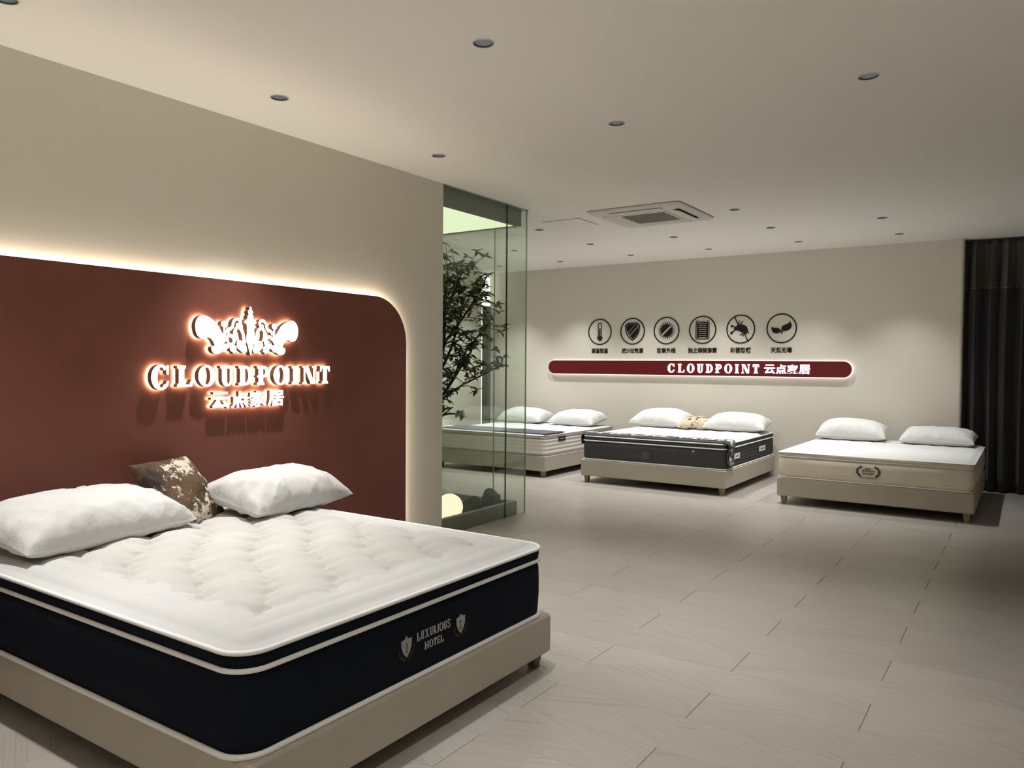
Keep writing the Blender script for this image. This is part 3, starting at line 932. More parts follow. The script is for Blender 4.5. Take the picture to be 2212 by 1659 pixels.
mk('header', join(box(XG - 0.10, XG - 0.05, 4.30, 6.13, 2.745, H + 0.1), box(-5.3, XG - 0.05, 6.13, 6.17, 2.745, H + 0.1)), 'header', gl)
mk('luminous_ceiling', box(-5.3, XG - 0.10, 4.30, 6.13, 2.750, 2.760), 'glow_ceiling', gl)
mk('curb', join(bevbox(XG - 0.085, XG - 0.03, 4.30, 6.10, 0.0, 0.125, .004, .003, 2), bevbox(-5.3, XG - 0.085, 6.045, 6.10, 0.0, 0.125, .004, .003, 2)), 'curb', gl)
mk('pebble_bed', box(-5.3, XG - 0.085, 4.30, 6.045, 0.0, 0.035), 'pebble', gl)

# globe lamp inside
gb = thing('globe_lamp', 'glowing round globe lamp at the foot of the glass enclosure', 'lamp', (-4.25, 5.335, 0.035))
gv = [(0.118 * math.sin(math.pi * k / 18), 0.035 + .004 + 0.118 - 0.118 * math.cos(math.pi * k / 18)) for k in range(1, 18)]
mk('globe', lathe(gv, -4.25, 5.335, 32), 'globe', gb, True)
mk('lamp_foot', lathe([(0.045, 0.035), (0.045, 0.05), (0.03, 0.055)], -4.25, 5.335, 20), 'sign_side', gb, True)
gs = thing('globe_lamp', 'smaller pale globe put in for the reflection of the glowing one', 'lamp', (-4.62, 5.72, 0.035))  # solid globe put in for the lit globe's reflection on the glass
gv = [(0.10 * math.sin(math.pi * k / 18), 0.035 + .01 + 0.10 - 0.10 * math.cos(math.pi * k / 18)) for k in range(1, 18)]
mk('globe', lathe(gv, -4.62, 5.72, 28), 'white_box', gs, True)
mk('lamp_foot', lathe([(0.04, 0.035), (0.04, 0.047), (0.03, 0.05)], -4.62, 5.72, 18), 'sign_side', gs, True)

def rock_geo(c, r, seed, rough, nu=22, nv=14):
    rnd = random.Random(seed)
    D = [(Vector((rnd.gauss(0, 1), rnd.gauss(0, 1), rnd.gauss(0, 1))).normalized(), rnd.uniform(.72, 1.0)) for _ in range(16)]
    loops = []
    for j in range(1, nv):
        th = math.pi * j / nv
        L = []
        for i in range(nu):
            ph = 2 * math.pi * i / nu
            d = Vector((math.sin(th) * math.cos(ph), math.sin(th) * math.sin(ph), -math.cos(th)))
            s = min([1.0] + [k / max(d.dot(nn), .01) for nn, k in D if d.dot(nn) > .2])
            s *= 1 + rough * rnd.uniform(-1, 1)
            z = c[2] + d.z * r[2] * s
            L.append((c[0] + d.x * r[0] * s, c[1] + d.y * r[1] * s, max(z, 0.034)))
        loops.append(L)
    return loft(loops)
tag(mk('garden_rock', rock_geo((-4.24, 5.645, .115), (.09, .105, .105), 4, .01), 'rock', smooth=True), 'smooth dark round rock beside the glowing globe lamp', 'rock', 'rocks in the glass enclosure')
tag(mk('garden_rock', rock_geo((-4.21, 5.895, .12), (.085, .145, .135), 11, .07), 'rock'), 'jagged dark rock near the glass corner', 'rock', 'rocks in the glass enclosure')

# ------------------------------------------------------------------ the tree
rt = random.Random(21)
tree = thing('indoor_tree', 'leafy green indoor tree behind the glass', 'tree', (-4.52, 5.22, 0.035))
def spath(P, k=5): return smooth_path(P, k)
def limb(name, P, r0, r1, k=5):
    Q = spath(P, k)
    return Q, mk(name, tube(Q, r0, False, 7, [r0 + (r1 - r0) * i / (len(Q) - 1) for i in range(len(Q))]), 'bark', tree, True)
trunk, _ = limb('trunk', [(-4.52, 5.22, .03), (-4.50, 5.25, .5), (-4.45, 5.24, .9), (-4.42, 5.33, 1.25), (-4.40, 5.42, 1.6), (-4.42, 5.45, 2.0)], .034, .014)
LIMBS = [
    [(-4.45, 5.24, .9), (-4.40, 5.36, 1.08), (-4.33, 5.58, 1.22), (-4.24, 5.82, 1.33), (-4.17, 6.02, 1.42)],
    [(-4.44, 5.27, 1.0), (-4.36, 5.48, 1.25), (-4.33, 5.62, 1.50), (-4.28, 5.80, 1.70), (-4.24, 5.92, 1.80)],
    [(-4.42, 5.33, 1.25), (-4.36, 5.50, 1.6), (-4.35, 5.62, 1.9), (-4.34, 5.75, 2.08)],
    [(-4.40, 5.42, 1.6), (-4.30, 5.58, 1.85), (-4.25, 5.72, 2.05), (-4.23, 5.82, 2.18)],
    [(-4.42, 5.45, 1.9), (-4.33, 5.50, 2.1), (-4.29, 5.56, 2.28)],
    [(-4.44, 5.27, 1.0), (-4.35, 5.42, 1.2), (-4.28, 5.55, 1.42), (-4.24, 5.66, 1.58)],
    [(-4.40, 5.42, 1.6), (-4.38, 5.40, 1.9), (-4.36, 5.42, 2.15), (-4.34, 5.40, 2.3)],
    [(-4.42, 5.33, 1.25), (-4.55, 5.45, 1.5), (-4.65, 5.60, 1.75), (-4.68, 5.75, 1.95)],
    [(-4.44, 5.27, 1.0), (-4.55, 5.10, 1.4), (-4.62, 4.95, 1.75), (-4.6, 4.85, 2.0)],
    [(-4.40, 5.40, 1.5), (-4.33, 5.25, 1.75), (-4.34, 5.14, 2.0)],
    [(-4.45, 5.24, .85), (-4.38, 5.33, .95), (-4.30, 5.42, .98), (-4.24, 5.50, .96)],
]
TIPS = []
for P in LIMBS:
    Q, _ = limb('branch', P, .013, .005)
    n = len(Q)
    dens = 22 if P[0][2] > .86 else 3
    for q in range(dens):
        i = int(n * (0.22 + .78 * (q + rt.random()) / dens))
        p = Vector(Q[min(i, n - 1)])
        d = Vector((rt.uniform(-.8, .8), rt.uniform(-.9, 1.0), rt.uniform(-.35, .9))).normalized()
        L = rt.uniform(.08, .30)
        e = p + d * L
        e.x = min(max(e.x, -4.95), -4.16); e.y = min(max(e.y, 4.6), 6.02)
        if e.y < 5.08: e.x = min(e.x, -4.36)
        m = (p + e) / 2 + Vector((0, 0, rt.uniform(-.01, .03)))
        TIPS.append((tuple(p), tuple(m), tuple(e)))
    TIPS.append((Q[-3], Q[-2], Q[-1]))
tw = mk('twigs', join(*[tube([a, b, c], .003, False, 5, [.004, .0032, .002]) for a, b, c in TIPS]), 'bark', tree, True)
tw['kind'] = 'stuff'
def leaf_geo():
    V, F = [], []
    n = 5
    for i in range(n + 1):
        t = i / n
        w = .25 * math.sin(math.pi * min(1, t * .92 + .06)) ** .8 * (1 - t * .35)
        if i == n: w = 0.012
        if i == 0: w = 0.02
        z = .10 * math.sin(t * 2.2) - .16 * t * t
        V += [(t, -w, z + .05 * w), (t, 0, z - .25 * w), (t, w, z + .05 * w)]
    for i in range(n):
        a = i * 3
        F += [(a, a + 3, a + 4, a + 1), (a + 1, a + 4, a + 5, a + 2)]
    return V, F
LG = leaf_geo()
leaves = []
for a, b, c in TIPS:
    for end, cnt in ((c, rt.randint(5, 7)), (b, rt.randint(1, 3))):
        a0 = rt.uniform(0, 6.28)
        for k in range(cnt):
            az = a0 + k * 6.283 / cnt + rt.uniform(-.3, .3)
            el = rt.uniform(-.7, .55)
            s = rt.uniform(.055, .092)
            mt = Matrix.Translation(Vector(end)) @ Matrix.Rotation(az, 4, 'Z') @ Matrix.Rotation(-el, 4, 'Y') @ Matrix.Rotation(rt.uniform(-.5, .5), 4, 'X') @ Matrix.Scale(s, 4)
            tip = mt @ Vector((1, 0, 0))
            if tip.x > XG - .03 or tip.y > YG - .03 or (tip.y < YE + .02 and tip.x > XW - .22): continue
            leaves.append((mt, tip))
leaves.sort(key=lambda q: -(q[1].y / -q[1].x))          # those furthest right of the wall edge show most
leaf0 = None
for mt, tip in leaves[:300]:
    if leaf0 is None:
        l = mk('leaf', LG, 'leaf', tree, True, local=True); leaf0 = l
    else:
        l = leaf0.copy(); COL.objects.link(l); l.parent = tree
    l.matrix_local = Matrix.Translation(-tree.location) @ mt
if len(leaves) > 300:
    fol = mk('foliage', join(*[([tuple(mt @ Vector(v)) for v in LG[0]], LG[1]) for mt, _ in leaves[300:]]), 'leaf', tree, True)
    fol['kind'] = 'stuff'

# ------------------------------------------------------------------ beds
def bed_base(label, x0, x1, y0, y1, z0, z1, legm='leg'):
    t = thing('divan_bed', label, 'bed', ((x0 + x1) / 2, (y0 + y1) / 2, 0), 'upholstered bed bases')
    mk('body', bevbox(x0, x1, y0, y1, z0, z1, .022, .010, 4), 'base', t, True, auto=40)
    i = .035
    for lx in (x0 + i, x1 - i):
        for ly in (y0 + i, y1 - i):
            sxx, syy = (1 if lx < (x0 + x1) / 2 else -1), (1 if ly < (y0 + y1) / 2 else -1)
            def sqr(h, z): return [(lx + sxx * (.028) + a * h, ly + syy * (.028) + b * h, z) for a, b in ((-1, -1), (1, -1), (1, 1), (-1, 1))]
            mk('leg', loft([sqr(.019, 0), sqr(.030, z0 + .004)]), legm, t)
    cxm, cym = (x0 + x1) / 2, (y0 + y1) / 2
    mk('centre_leg', loft([[(cxm + a * .02, cym + b * .02, 0) for a, b in ((-1, -1), (1, -1), (1, 1), (-1, 1))], [(cxm + a * .03, cym + b * .03, z0) for a, b in ((-1, -1), (1, -1), (1, 1), (-1, 1))]]), legm, t)
    return t

def top_grid(x0, x1, y0, y1, r, hf, nx, ny):
    """rounded-rectangle height field; hf(s, t, e) with s, t in metres from centre and e the distance from the edge"""
    cx, cy, hx, hy = (x0 + x1) / 2, (y0 + y1) / 2, (x1 - x0) / 2, (y1 - y0) / 2
    V, F = [], []
    for j in range(ny + 1):
        for i in range(nx + 1):
            a, b = (2 * i / nx - 1) * hx, (2 * j / ny - 1) * hy
            qa, qb = abs(a) - (hx - r), abs(b) - (hy - r)
            if qa > 0 and qb > 0:
                u, v = qa / r, qb / r
                m = max(u, v); l = math.hypot(u, v)
                k = m / l if l else 1
                a = math.copysign(hx - r + u * k * r, a); b = math.copysign(hy - r + v * k * r, b)
                e = r * (1 - m)
            else:
                e = min(hx - abs(a), hy - abs(b))
            V.append((cx + a, cy + b, hf(a, b, e)))
    for j in range(ny):
        for i in range(nx):
            p = j * (nx + 1) + i
            F.append((p, p + 1, p + nx + 2, p + nx + 1))
    return V, F

def sstep(x, a, b):
    t = min(1, max(0, (x - a) / (b - a)))
    return t * t * (3 - 2 * t)

def bulged(x0, x1, y0, y1, r, zs, ins, n=8):
    return loft([rr(x0 + i, x1 - i, y0 + i, y1 - i, max(r - i * .5, .01), z, n) for z, i in zip(zs, ins)])

BX0 = PX + 0.016                                       # head of the near bed against the panel
# ---- near bed
b1 = (BX0 + .005, -1.859, 1.408, 3.117)
bed_base('greige upholstered bed base under the navy mattress in the foreground', *b1, .068, .251, 'leg_dark')
mx0, mx1, my0, my1 = BX0 + .002, -1.880, 1.393, 3.100
m1 = thing('mattress', 'navy blue mattress with white quilted pillow top in the foreground', 'mattress', ((mx0 + mx1) / 2, (my0 + my1) / 2, .252), 'mattresses on bed bases')
mk('side_panel', bulged(mx0, mx1, my0, my1, .10, [.252, .28, .36, .42, .48, .512, .518], [.012, .004, .0, .0, .002, .010, .02]), 'navy', m1, True, auto=50)
mk('pillow_top_band', bulged(mx0, mx1, my0, my1, .10, [.516, .524, .545, .562, .570], [.012, .004, .0, .004, .012]), 'navy', m1, True, auto=50)
def quilt1(a, b, e):
    z = .570 + .030 * sstep(e, 0, .10) + .008 * sstep(e, .1, .5)
    k = sstep(e, .15, .26)
    al, ac_ = a * .815 - b * .58, a * .58 + b * .815      # tufting rows run diagonally
    w = ac_ / .24 + .075 * math.sin(al * 2 * math.pi / .095) + .10 * math.sin(al * 7)
    f = w % 1.0
    z += k * .034 * (math.sin(math.pi * f) ** .55 - .75)
    z += k * .005 * math.cos(al * 2 * math.pi / .21 + math.floor(w) * 1.9)
    z -= .008 * math.exp(-((e - .13) / .02) ** 2) + .004 * math.exp(-((e - .045) / .012) ** 2)
    return z
qg = top_grid(mx0 + .003, mx1 - .003, my0 + .003, my1 - .003, .10, quilt1, 230, 200)
def border(f):
    x = sum(qg[0][i][0] for i in f) / 4; y = sum(qg[0][i][1] for i in f) / 4
    e = min(x - mx0, mx1 - x, y - my0, my1 - y)
    return 0 if e < .23 + .02 * math.sin(x * 40) * math.sin(y * 40) else 1
mk('quilted_top', qg, ['white_knit', 'cream_knit'], m1, True, mats=[border(f) for f in qg[1]])
for z, rad, i in ((.570, .0085, .001), (.5165, .0085, .000), (.259, .0095, .001)):
    mk('piping', tube(rr(mx0 + i, mx1 - i, my0 + i, my1 - i, .10, z, 8), rad, True, 8), 'piping', m1, True)
# embroidered foot: lettering and two shields
FF = on_left(mx1)
def lettering(word, u0, u1, v0, hgt, gap):
    lay, tot = word_layout(word, 1, gap, T=.115, t=.045, s=.035, e=.055)
    s_ = (u1 - u0) / tot
    P = []
    for ch, q, x in lay: P += place(q, s_, hgt, u0 + x * s_, v0)
    V, F, K = solid(P, FF, -.002, .0025)
    mk('lettering', (V, F), 'embroid', m1)
lettering('LUXURIOUS', 2.168, 2.367, .391, .032, .15)
lettering('HOTEL', 2.213, 2.325, .346, .029, .16)
def shield(uc, vc, ch):
    P = [poly((uc, vc + .040), (uc + .008, vc + .030), (uc + .028, vc + .028), (uc + .026, vc + .002), (uc + .016, vc - .022), (uc, vc - .038), (uc - .016, vc - .022), (uc - .026, vc + .002), (uc - .028, vc + .026), (uc - .008, vc + .030))]
    V, F, K = solid(P, FF, -.002, .004)
    s = mk('shield_emblem', (V, F), 'shield', m1)
    P = []
    for q in range(6):
        for sg_ in (-1, 1):
            a = math.radians(-90 + sg_ * (12 + q * 15))
            px, py = uc + .040 * math.cos(a), vc - .004 + .042 * math.sin(a)
            P.append(('poly', [(px + .0085 * math.cos(k) * .55 - .0 , py + .0085 * math.sin(k)) for k in [6.283 * j / 8 for j in range(8)]]))
    V, F, K = solid(P, FF, -.002, .002)
    mk('laurel', (V, F), 'bronze', s)
    g, w = glyph(ch, T=.17, t=.07, s=.06, e=.10)
    V, F, K = solid(place(g, .026, .034, uc - w * .013, vc - .020), FF, .003, .0048)
    mk('shield_letter', (V, F), 'shield_letter', s)
shield(2.108, .388, 'I')
shield(2.432, .385, 'L')

# ---- back row of beds
Y0B, Y1B = 8.20, 10.17
def b3_base():
    bed_base('greige bed base carrying the charcoal mattress', -4.523, -2.719, 8.222, Y1B, .083, .280)
def generic_pipes(t, x0, x1, y0, y1, r, specs, mat='piping'):
    for z, rad, i in specs:
        mk('piping', tube(rr(x0 + i, x1 - i, y0 + i, y1 - i, r, z, 6), rad, True, 8), mat, t, True)

# charcoal bed (middle)
b3_base()
cx0, cx1, cy0, cy1 = -4.51, -2.732, 8.235, Y1B - .005
m3 = thing('mattress', 'charcoal mattress with white patterned top and lace-edged foot throw', 'mattress', ((cx0 + cx1) / 2, (cy0 + cy1) / 2, .282), 'mattresses on bed bases')
mk('side_panel', bulged(cx0, cx1, cy0, cy1, .07, [.282, .31, .36, .42, .48, .508, .512], [.012, .003, .0, .0, .002, .010, .02]), 'charcoal', m3, True, auto=50)
mk('pillow_top_band', bulged(cx0, cx1, cy0, cy1, .07, [.510, .518, .540, .556, .563], [.012, .004, .0, .004, .012]), 'charcoal', m3, True, auto=50)
def quilt3(a, b, e):
    return .562 + .024 * sstep(e, 0, .08) + sstep(e, .06, .12) * .004 * (math.cos(a * 2 * math.pi / .22) * math.cos(b * 2 * math.pi / .22))
mk('quilted_top', top_grid(cx0 + .004, cx1 - .004, cy0 + .004, cy1 - .004, .07, quilt3, 90, 96), 'jacquard', m3, True)
generic_pipes(m3, cx0, cx1, cy0, cy1, .07, ((.563, .006, .003), (.511, .0075, .0), (.289, .0075, .001)))
# quilting lines on the long side
for k in range(5):
    mk('stitch_line', tube([(cx1 + .001, cy0 + .12, .325 + k * .036), (cx1 + .001, cy1 - .12, .325 + k * .036)], .0022, False, 5), 'charcoal_print', m3)
C3 = on_back(cy0)
V, F, K = solid(place([rect(-.5, .5, -.5, .35), poly((-.5, .35), (-.3, .5), (-.1, .35)), poly((.1, .35), (.3, .5), (.5, .35))], .095, .095, -3.675, .385), C3, -.002, .0018)
mk('woven_emblem', (V, F), 'charcoal_print', m3)
V, F, K = solid([('poly', ell(-3.10, .468, .016, .016, 0, 360, 10)[:-1])], C3, -.002, .002)
mk('small_badge', (V, F), 'shield', m3)
S3 = on_left(cx1)
for u0, u1, v0 in ((8.512, 8.712, .378), (9.468, 9.722, .380)):
    V, F, K = solid([rect(u0, u1, v0, v0 + .062)], S3, .004, .008)
    c_ = mk('side_tag', (V, F), 'tag_white', m3)
    V, F, K = solid([rect(u0 + .05, u1 - .05, v0 + .026, v0 + .036)], S3, .008, .0085)
    mk('tag_print', (V, F), 'charcoal', c_)
# the throw along the foot
def throw_geo(f0, f1, lift):
    """cloth strip along the foot of the charcoal bed; f0..f1 across its width (0 = outer edge)"""
    V, F = [], []
    path = []
    path += [(cx0 - .014, .592 - .13 + .13 * k / 5) for k in range(6)]
    path += [(cx0 + .02, .600)] + [(cx0 + .05 + (cx1 - cx0 - .10) * k / 30, .597) for k in range(31)] + [(cx1 - .02, .601)]
    path += [(cx1 + .016 + .012 * math.sin(k * .8), .592 - .275 * k / 10) for k in range(11)]
    n = 8
    for i, (x, z) in enumerate(path):
        for j in range(n + 1):
            f = f0 + (f1 - f0) * j / n
            drop = max(0, .592 - z)
            y = cy0 + .012 + f * (.245 - .10 * drop) + .012 * math.sin(i * .9) * f
            y += .02 * drop
            wob = .004 * math.sin(i * 1.7 + j * 1.1)
            s = sstep(abs(y - cy0), 0, .07)
            zz = z + wob * .6 + lift - (1 - s) * .024 * (drop < .01)
            V.append((x + (wob + lift * (1 if x > 0 - 3.6 else -1)) * (drop > .01), y, zz))
    m = n + 1
    for i in range(len(path) - 1):
        for j in range(n):
            F.append((i * m + j, (i + 1) * m + j, (i + 1) * m + j + 1, i * m + j + 1))
    return V, F
th = thing('bed_throw', 'narrow dark throw with white lace band along the charcoal bed foot', 'throw', (-3.62, 8.35, .59))
o_ = mk('cloth', throw_geo(0, 1, 0), 'charcoal', th, True)
sm_ = o_.modifiers.new('solid', 'SOLIDIFY'); sm_.thickness = .003; sm_.offset = 1
o_ = mk('lace_band', throw_geo(.22, .80, .0042), 'lace', th, True)
sm_ = o_.modifiers.new('solid', 'SOLIDIFY'); sm_.thickness = .0015; sm_.offset = 1

# cream bed (right)
bed_base('greige bed base carrying the cream mattress near the curtain', -2.1635, -.3947, 8.152, Y1B - .04, .083, .277)
dx0, dx1, dy0, dy1 = -2.155, -.402, 8.158, Y1B - .05
m4 = thing('mattress', 'cream mattress with laurel quality print on its side near the curtain', 'mattress', ((dx0 + dx1) / 2, (dy0 + dy1) / 2, .279), 'mattresses on bed bases')
mk('side_panel', bulged(dx0, dx1, dy0, dy1, .07, [.279, .30, .35, .41, .47, .492, .497], [.014, .003, -.004, -.006, -.002, .010, .02]), 'cream_side', m4, True, auto=50)
mk('pillow_top_band', bulged(dx0, dx1, dy0, dy1, .07, [.495, .502, .518, .533, .538], [.012, .004, .001, .003, .010]), 'cream_side', m4, True, auto=50)
def quilt4(a, b, e):
    q = abs(math.sin(a * math.pi / .2 + .3 * math.sin(b * 12))) * abs(math.sin(b * math.pi / .2 + .3 * math.sin(a * 11)))
    return .537 + .020 * sstep(e, 0, .07) + sstep(e, .05, .1) * .006 * (q ** .5 - .5)
mk('quilted_top', top_grid(dx0 - .006, dx1 + .006, dy0 - .006, dy1 + .002, .05, quilt4, 90, 96), 'white_knit', m4, True)
generic_pipes(m4, dx0, dx1, dy0, dy1, .07, ((.496, .006, .001), (.284, .006, .0)), 'piping')
for k in range(3):
    for (u0, u1) in ((dx0 + .10, -1.46), (-1.12, dx1 - .10)):
        mk('stitch_line', tube([(u0, dy0 + .003, .335 + k * .042), (u1, dy0 + .003, .335 + k * .042)], .006, False, 6), 'cream_side', m4, True)
    mk('stitch_line', tube([(dx1 - .003, dy0 + .1, .335 + k * .042), (dx1 - .003, dy1 - .1, .335 + k * .042)], .006, False, 6), 'cream_side', m4, True)
D4 = on_back(dy0 - .006)
P = []
for sg_ in (-1, 1):
    P.append(stroke([(-1.29 + sg_ * (.035 + .065 * math.sin(a)), .400 + .052 * -math.cos(a)) for a in [.35 + 2.3 * k / 8 for k in range(9)]], .003, False))
    for k in range(8):
        a = .5 + 2.1 * k / 7
        px, py = -1.29 + sg_ * (.035 + .065 * math.sin(a)), .400 - .052 * math.cos(a)
        for dd in (-1, 1):
            ta = a + dd * .55
            ex, ey = px + sg_ * .020 * math.cos(ta), py + .020 * math.sin(ta)
            mxp, myp = (px + ex) / 2, (py + ey) / 2
            nx_, ny_ = -(ey - py) * .28, (ex - px) * .28
            P.append(poly((px, py), (mxp + nx_, myp + ny_), (ex, ey), (mxp - nx_, myp - ny_)))
P.append(stroke([(-1.365, .336), (-1.33, .340), (-1.305, .342), (-1.29, .334)], .004))
P.append(stroke([(-1.29, .334), (-1.27, .341), (-1.245, .340), (-1.215, .334)], .004))
V, F, K = solid(P, D4, -.001, .003)
mk('laurel_print', (V, F), 'print_dark', m4)
V, F, K = text_fit('BEST', D4, -1.318, -1.262, .421, .434, -.001, .003, .01)
mk('print_line', (V, F), 'print_dark', m4)
V, F, K = text_fit('SPONSOR', D4, -1.346, -1.234, .400, .414, -.001, .003, .01)
mk('print_line', (V, F), 'print_dark', m4)
V, F, K = text_fit('QUALITY', D4, -1.343, -1.237, .372, .391, -.001, .003, .01)
mk('print_line', (V, F), 'print_dark', m4)

# white bed (left, behind the glass)
bed_base('greige bed base behind the glass under the white mattress', -6.80, -5.022, 8.215, Y1B, .078, .272)
ex0, ex1, ey0, ey1 = -6.79, -5.030, 8.222, Y1B - .005
m2 = thing('mattress', 'white ridged mattress behind the glass with small dark side label', 'mattress', ((ex0 + ex1) / 2, (ey0 + ey1) / 2, .274), 'mattresses on bed bases')
zs = [.274] + [.29 + k * .01 for k in range(20)] + [.492]
ins = [.014] + [.004 - .007 * abs(math.sin(math.pi * (k + .5) / 5)) for k in range(20)] + [.014]
mk('side_panel', bulged(ex0, ex1, ey0, ey1, .07, zs, ins), 'white_side', m2, True)
mk('pillow_top_band', bulged(ex0, ex1, ey0, ey1, .07, [.490, .497, .508, .519, .524], [.012, .004, .001, .004, .010]), 'white_side', m2, True, auto=50)
mk('quilted_top', top_grid(ex0 + .004, ex1 - .004, ey0 + .004, ey1 - .004, .07, lambda a, b, e: .523 + .016 * sstep(e, 0, .06) + sstep(e, .05, .1) * .003 * math.cos(a * 25) * math.cos(b * 25), 70, 76), 'white_knit', m2, True)
generic_pipes(m2, ex0, ex1, ey0, ey1, .07, ((.524, .005, .002), (.491, .005, .002), (.279, .005, .002)), 'grey_piping')
V, F, K = solid([rect(8.545, 8.725, .440, .498)], on_left(ex1), .003, .008)
c_ = mk('side_label', (V, F), 'tag_dark', m2)
V, F, K = solid([rect(8.575, 8.695, .464, .474)], on_left(ex1), .008, .0085)
mk('label_print', (V, F), 'shield', c_)
def runner_geo():
    V, F = [], []
    nx, ny = 40, 10
    for j in range(ny + 1):
        for i in range(nx + 1):
            x = ex0 + .01 + (ex1 - ex0 - .035) * i / nx
            y = ey0 + .05 + .50 * j / ny
            V.append((x, y, .5445 + .002 * math.sin(i * .9 + j) ))
    for j in range(ny):
        for i in range(nx):
            p = j * (nx + 1) + i
            F.append((p, p + 1, p + nx + 2, p + nx + 1))
    return V, F
rn = mk('bed_runner', runner_geo(), 'runner', smooth=True)
sm_ = rn.modifiers.new('solid', 'SOLIDIFY'); sm_.thickness = .005; sm_.offset = 1
tag(rn, 'blue grey runner lying across the foot of the white mattress', 'bed runner')

# ------------------------------------------------------------------ pillows and cushions
def pillow_geo(L, Wd, T, seed, flat=.38, pinch=.05, n=72, m=52, wr=1.0):
    rnd = random.Random(seed)
    ph = [rnd.uniform(0, 6.28) for _ in range(10)]
    fr = [rnd.uniform(.7, 1.3) for _ in range(10)]
    def pt(u, v, sgn):
        # edges draw in between the corners
        px = u * L / 2 * (1 - pinch * (1 - v * v) * .55)
        py = v * Wd / 2 * (1 - pinch * (1 - u * u) * 1.0)
        f = (max(0, 1 - abs(u) ** 3.2) * max(0, 1 - abs(v) ** 3.0)) ** .50
        h = f * T
        e = max(abs(u), abs(v))
        k = sstep(e, .35, .95) * (1 - sstep(e, .97, 1.0))
        wrk = (math.sin(u * 9 * fr[0] + v * 4 + ph[0]) * .5 + math.sin(v * 13 * fr[1] - u * 6 + ph[1]) * .35 + math.sin(u * 21 * fr[2] + v * 9 + ph[2]) * .25 + math.sin(math.atan2(v, u) * 17 + ph[3]) * .45)
        h += wr * wrk * .0075 * (.35 + .9 * k) * min(1, f * 3)
        cr_ = 0.0
        for q in range(4):
            d_ = ph[5 + q]
            cu_ = u * math.cos(d_) * 5.0 + v * math.sin(d_) * 4.0 + .6 * math.sin(3 * (u * math.sin(d_) - v * math.cos(d_)) + ph[q])
            cr_ += (1 - abs(math.sin(cu_ * fr[5 + q] + ph[q]))) ** 4 * (.5 + .5 * math.sin(2.2 * (u * math.sin(d_) - v * math.cos(d_)) + d_ * 3))
        h += wr * cr_ * .015 * min(1, f * 2.5) * (.4 + .6 * k)
        h += .010 * T / .2 * math.sin(u * 2.3 * fr[4] + ph[4]) * f
        z = h * (1 - flat) if sgn > 0 else -max(0, min(h, T)) * flat * (1 - .25 * f)
        return (px, py, z)
    V, F = [], []
    for sgn in (1, -1):
        o = len(V)
        for j in range(m + 1):
            for i in range(n + 1):
                u, v = 2 * i / n - 1, 2 * j / m - 1
                u, v = math.copysign(abs(u) ** .8, u), math.copysign(abs(v) ** .8, v)
                V.append(pt(u, v, sgn))
        for j in range(m):
            for i in range(n):
                p = o + j * (n + 1) + i
                q = (p, p + 1, p + n + 2, p + n + 1)
                F.append(q if sgn > 0 else q[::-1])
    seam = []
    rim = [(i, 0) for i in range(n)] + [(n, j) for j in range(m)] + [(i, m) for i in range(n, 0, -1)] + [(0, j) for j in range(m, 0, -1)]
    for i, j in rim:
        u, v = 2 * i / n - 1, 2 * j / m - 1
        seam.append(pt(math.copysign(abs(u) ** .8, u), math.copysign(abs(v) ** .8, v), 1))
    return V, F, seam

def pillow(label, loc, rot, L=.72, Wd=.46, T=.20, seed=1, mat='pillow', name='pillow', cat='pillow', group='white bed pillows', pinch=.06, flat=.38, wr=1.0, drop=None):
    V, F, seam = pillow_geo(L, Wd, T, seed, flat, pinch, wr=wr)
    t = thing(name, label, cat, loc, group)
    t.rotation_euler = rot
    mk('cover', (V, F), mat, t, True, local=True)
    mk('seam', tube([(x * .996, y * .996, z) for x, y, z in seam], .0022, True, 5), mat, t, True, local=True)
    return t
R = math.radians
def tilt(z, x, spin=0, roll=0):
    """lying on its back, tipped up at the head side, turned to face z"""
    return (Matrix.Rotation(R(z), 3, 'Z') @ Matrix.Rotation(R(x), 3, 'X') @ Matrix.Rotation(R(roll), 3, 'Y') @ Matrix.Rotation(R(spin), 3, 'Z')).to_euler()
def rest(t, zt):
    """lower the thing until its lowest point just presses into the surface at zt"""
    m = t.rotation_euler.to_matrix()
    lo = min((m @ v.co).z for v in t.children[0].data.vertices)
    t.location.z = zt - lo - .004
    return t
ZT1 = .606
rest(pillow('white pillow with a crumpled end at the left edge, near bed', (-3.62, 1.85, 0), tilt(97, 9), .84, .48, .24, 3, wr=1.3), ZT1 - .006)
rest(pillow('white creased pillow right of the brown cowhide cushion, near bed', (-3.54, 2.885, 0), tilt(97, 10), .76, .46, .23, 5, wr=1.45), ZT1 - .006)
rest(pillow('brown and white cowhide cushion between the two near bed pillows', (-3.70, 2.37, 0), tilt(108, 50, 0), .42, .42, .13, 8, 'cow_brown', 'cushion', 'cushion', 'cowhide cushions', .05, .45, .5), ZT1 - .02)
ZT2, ZT3, ZT4 = .540, .587, .558
rest(pillow('white pillow behind the glass edge, left on the white mattress', (-6.40, 9.88, 0), tilt(2, 9), .76, .46, .23, 11), ZT2)
rest(pillow('white pillow right on the white mattress beside the glass', (-5.49, 9.88, 0), tilt(-3, 9), .76, .46, .23, 12), ZT2)
rest(pillow('white pillow left on the charcoal bed', (-4.17, 9.88, 0), tilt(-2, 11), .78, .46, .24, 13), ZT3)
rest(pillow('white pillow right on the charcoal bed', (-3.12, 9.86, 0), tilt(2, 9), .78, .46, .23, 14), ZT3)
rest(pillow('beige spotted cowhide cushion between pillows on the charcoal bed', (-3.66, 9.82, 0), tilt(12, 7), .44, .40, .17, 15, 'cow_beige', 'cushion', 'cushion', 'cowhide cushions', .05, .38, .6), ZT3)
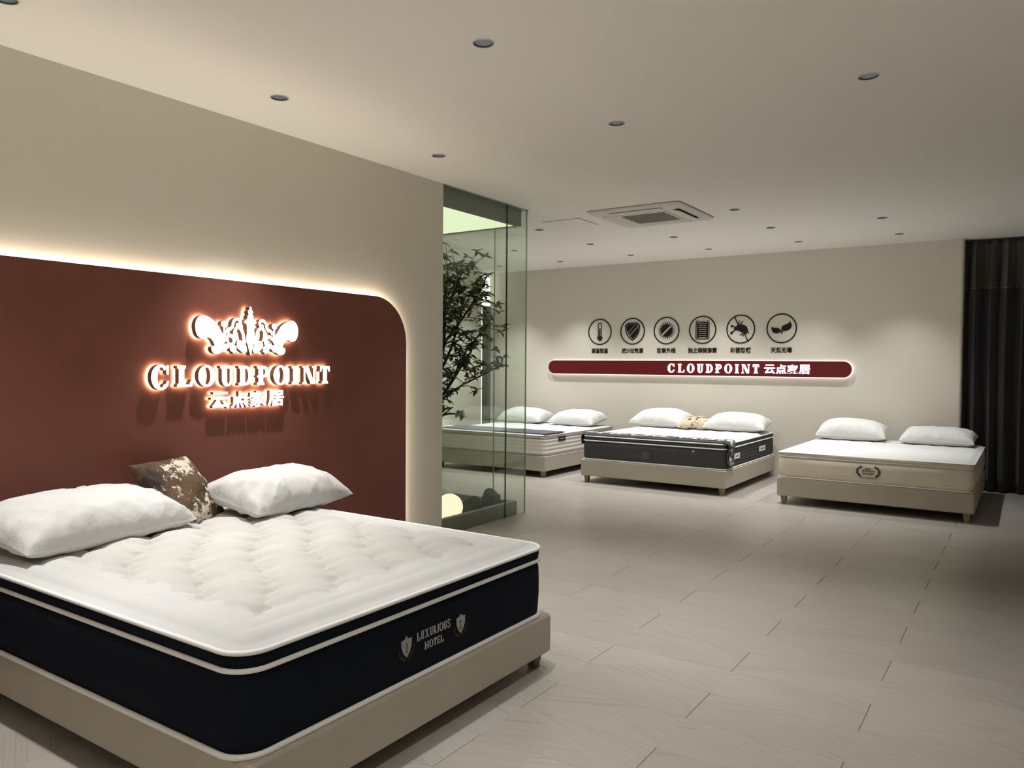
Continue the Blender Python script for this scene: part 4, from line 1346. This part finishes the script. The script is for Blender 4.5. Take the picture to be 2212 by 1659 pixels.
rest(pillow('white pillow left on the cream mattress', (-1.74, 9.86, 0), tilt(2, 9), .76, .46, .25, 16), ZT4)
rest(pillow('white pillow right on the cream mattress beside the curtain', (-.84, 9.84, 0), tilt(-2, 7), .74, .46, .205, 17), ZT4)

# small white box on the floor beyond the white bed
wb = thing('side_table', 'small white side table against the far wall beyond the white bed', 'side table', (-7.13, 9.02, 0))
mk('table_top', bevbox(-7.30, -6.96, 8.86, 9.18, .475, .495, .02, .004, 3), 'white_box', wb)
for a in (-7.27, -6.99):
    for b in (8.89, 9.15):
        mk('leg', tube([(a, b, 0), (a, b, .476)], .012, False, 8), 'white_box', wb, True)

# ------------------------------------------------------------------ curtain
def curtain_geo(x0, x1, z0, z1, nz, amp, gather, period, seed):
    rnd = random.Random(seed)
    n = int((x1 - x0) / period * 16)
    V, F = [], []
    ph = [rnd.uniform(-.5, .5) for _ in range(200)]
    for j in range(nz + 1):
        z = z0 + (z1 - z0) * j / nz
        for i in range(n + 1):
            s = (x1 - x0) * i / n
            c = s / period
            k = int(c)
            a = amp * (1 + .35 * ph[k % 200] * (1 - (c - k)) + .35 * ph[(k + 1) % 200] * (c - k))
            g = gather(z)
            w = math.sin(2 * math.pi * c + .5 * math.sin(2 * math.pi * c * .5 + ph[3]))
            w2 = math.copysign(abs(w) ** .75, w)
            y = YB + .17 + a * g * w2
            x = x0 + s + .012 * g * math.sin(4 * math.pi * c) + .006 * math.sin(z * 2 + k)
            V.append((x, y, z))
    for j in range(nz):
        for i in range(n):
            p = j * (n + 1) + i
            F.append((p, p + 1, p + n + 2, p + n + 1))
    return V, F
for x0, x1, sd, lab in ((XC + .005, 1.25, 2, 'floor-length black pleated curtain beside the cream mattress bed'), (1.28, 3.55, 5, 'second black pleated curtain panel further right, outside the photo')):
    c = thing('curtain', lab, 'curtain', ((x0 + x1) / 2, YB + .17, 0), 'black curtains on the back wall')
    gat = lambda z: 1.0
    o = mk('drape', curtain_geo(x0, x1, .012, 2.335, 12, .085, gat, .150, sd), 'curtain', c, True)
    sm_ = o.modifiers.new('solid', 'SOLIDIFY'); sm_.thickness = .002
    o = mk('header_band', curtain_geo(x0, x1, 2.335, 2.885, 8, .083, lambda z: 1.0 - .55 * sstep(z, 2.55, 2.88), .150, sd), 'curtain_head', c, True)
    sm_ = o.modifiers.new('solid', 'SOLIDIFY'); sm_.thickness = .002
    o = mk('seam_line', curtain_geo(x0, x1, 2.330, 2.340, 1, .0865, gat, .150, sd), 'curtain_hem', c, True)
    mk('track', box(x0, x1, YB + .155, YB + .185, 2.885, H), 'ac_dark', c)
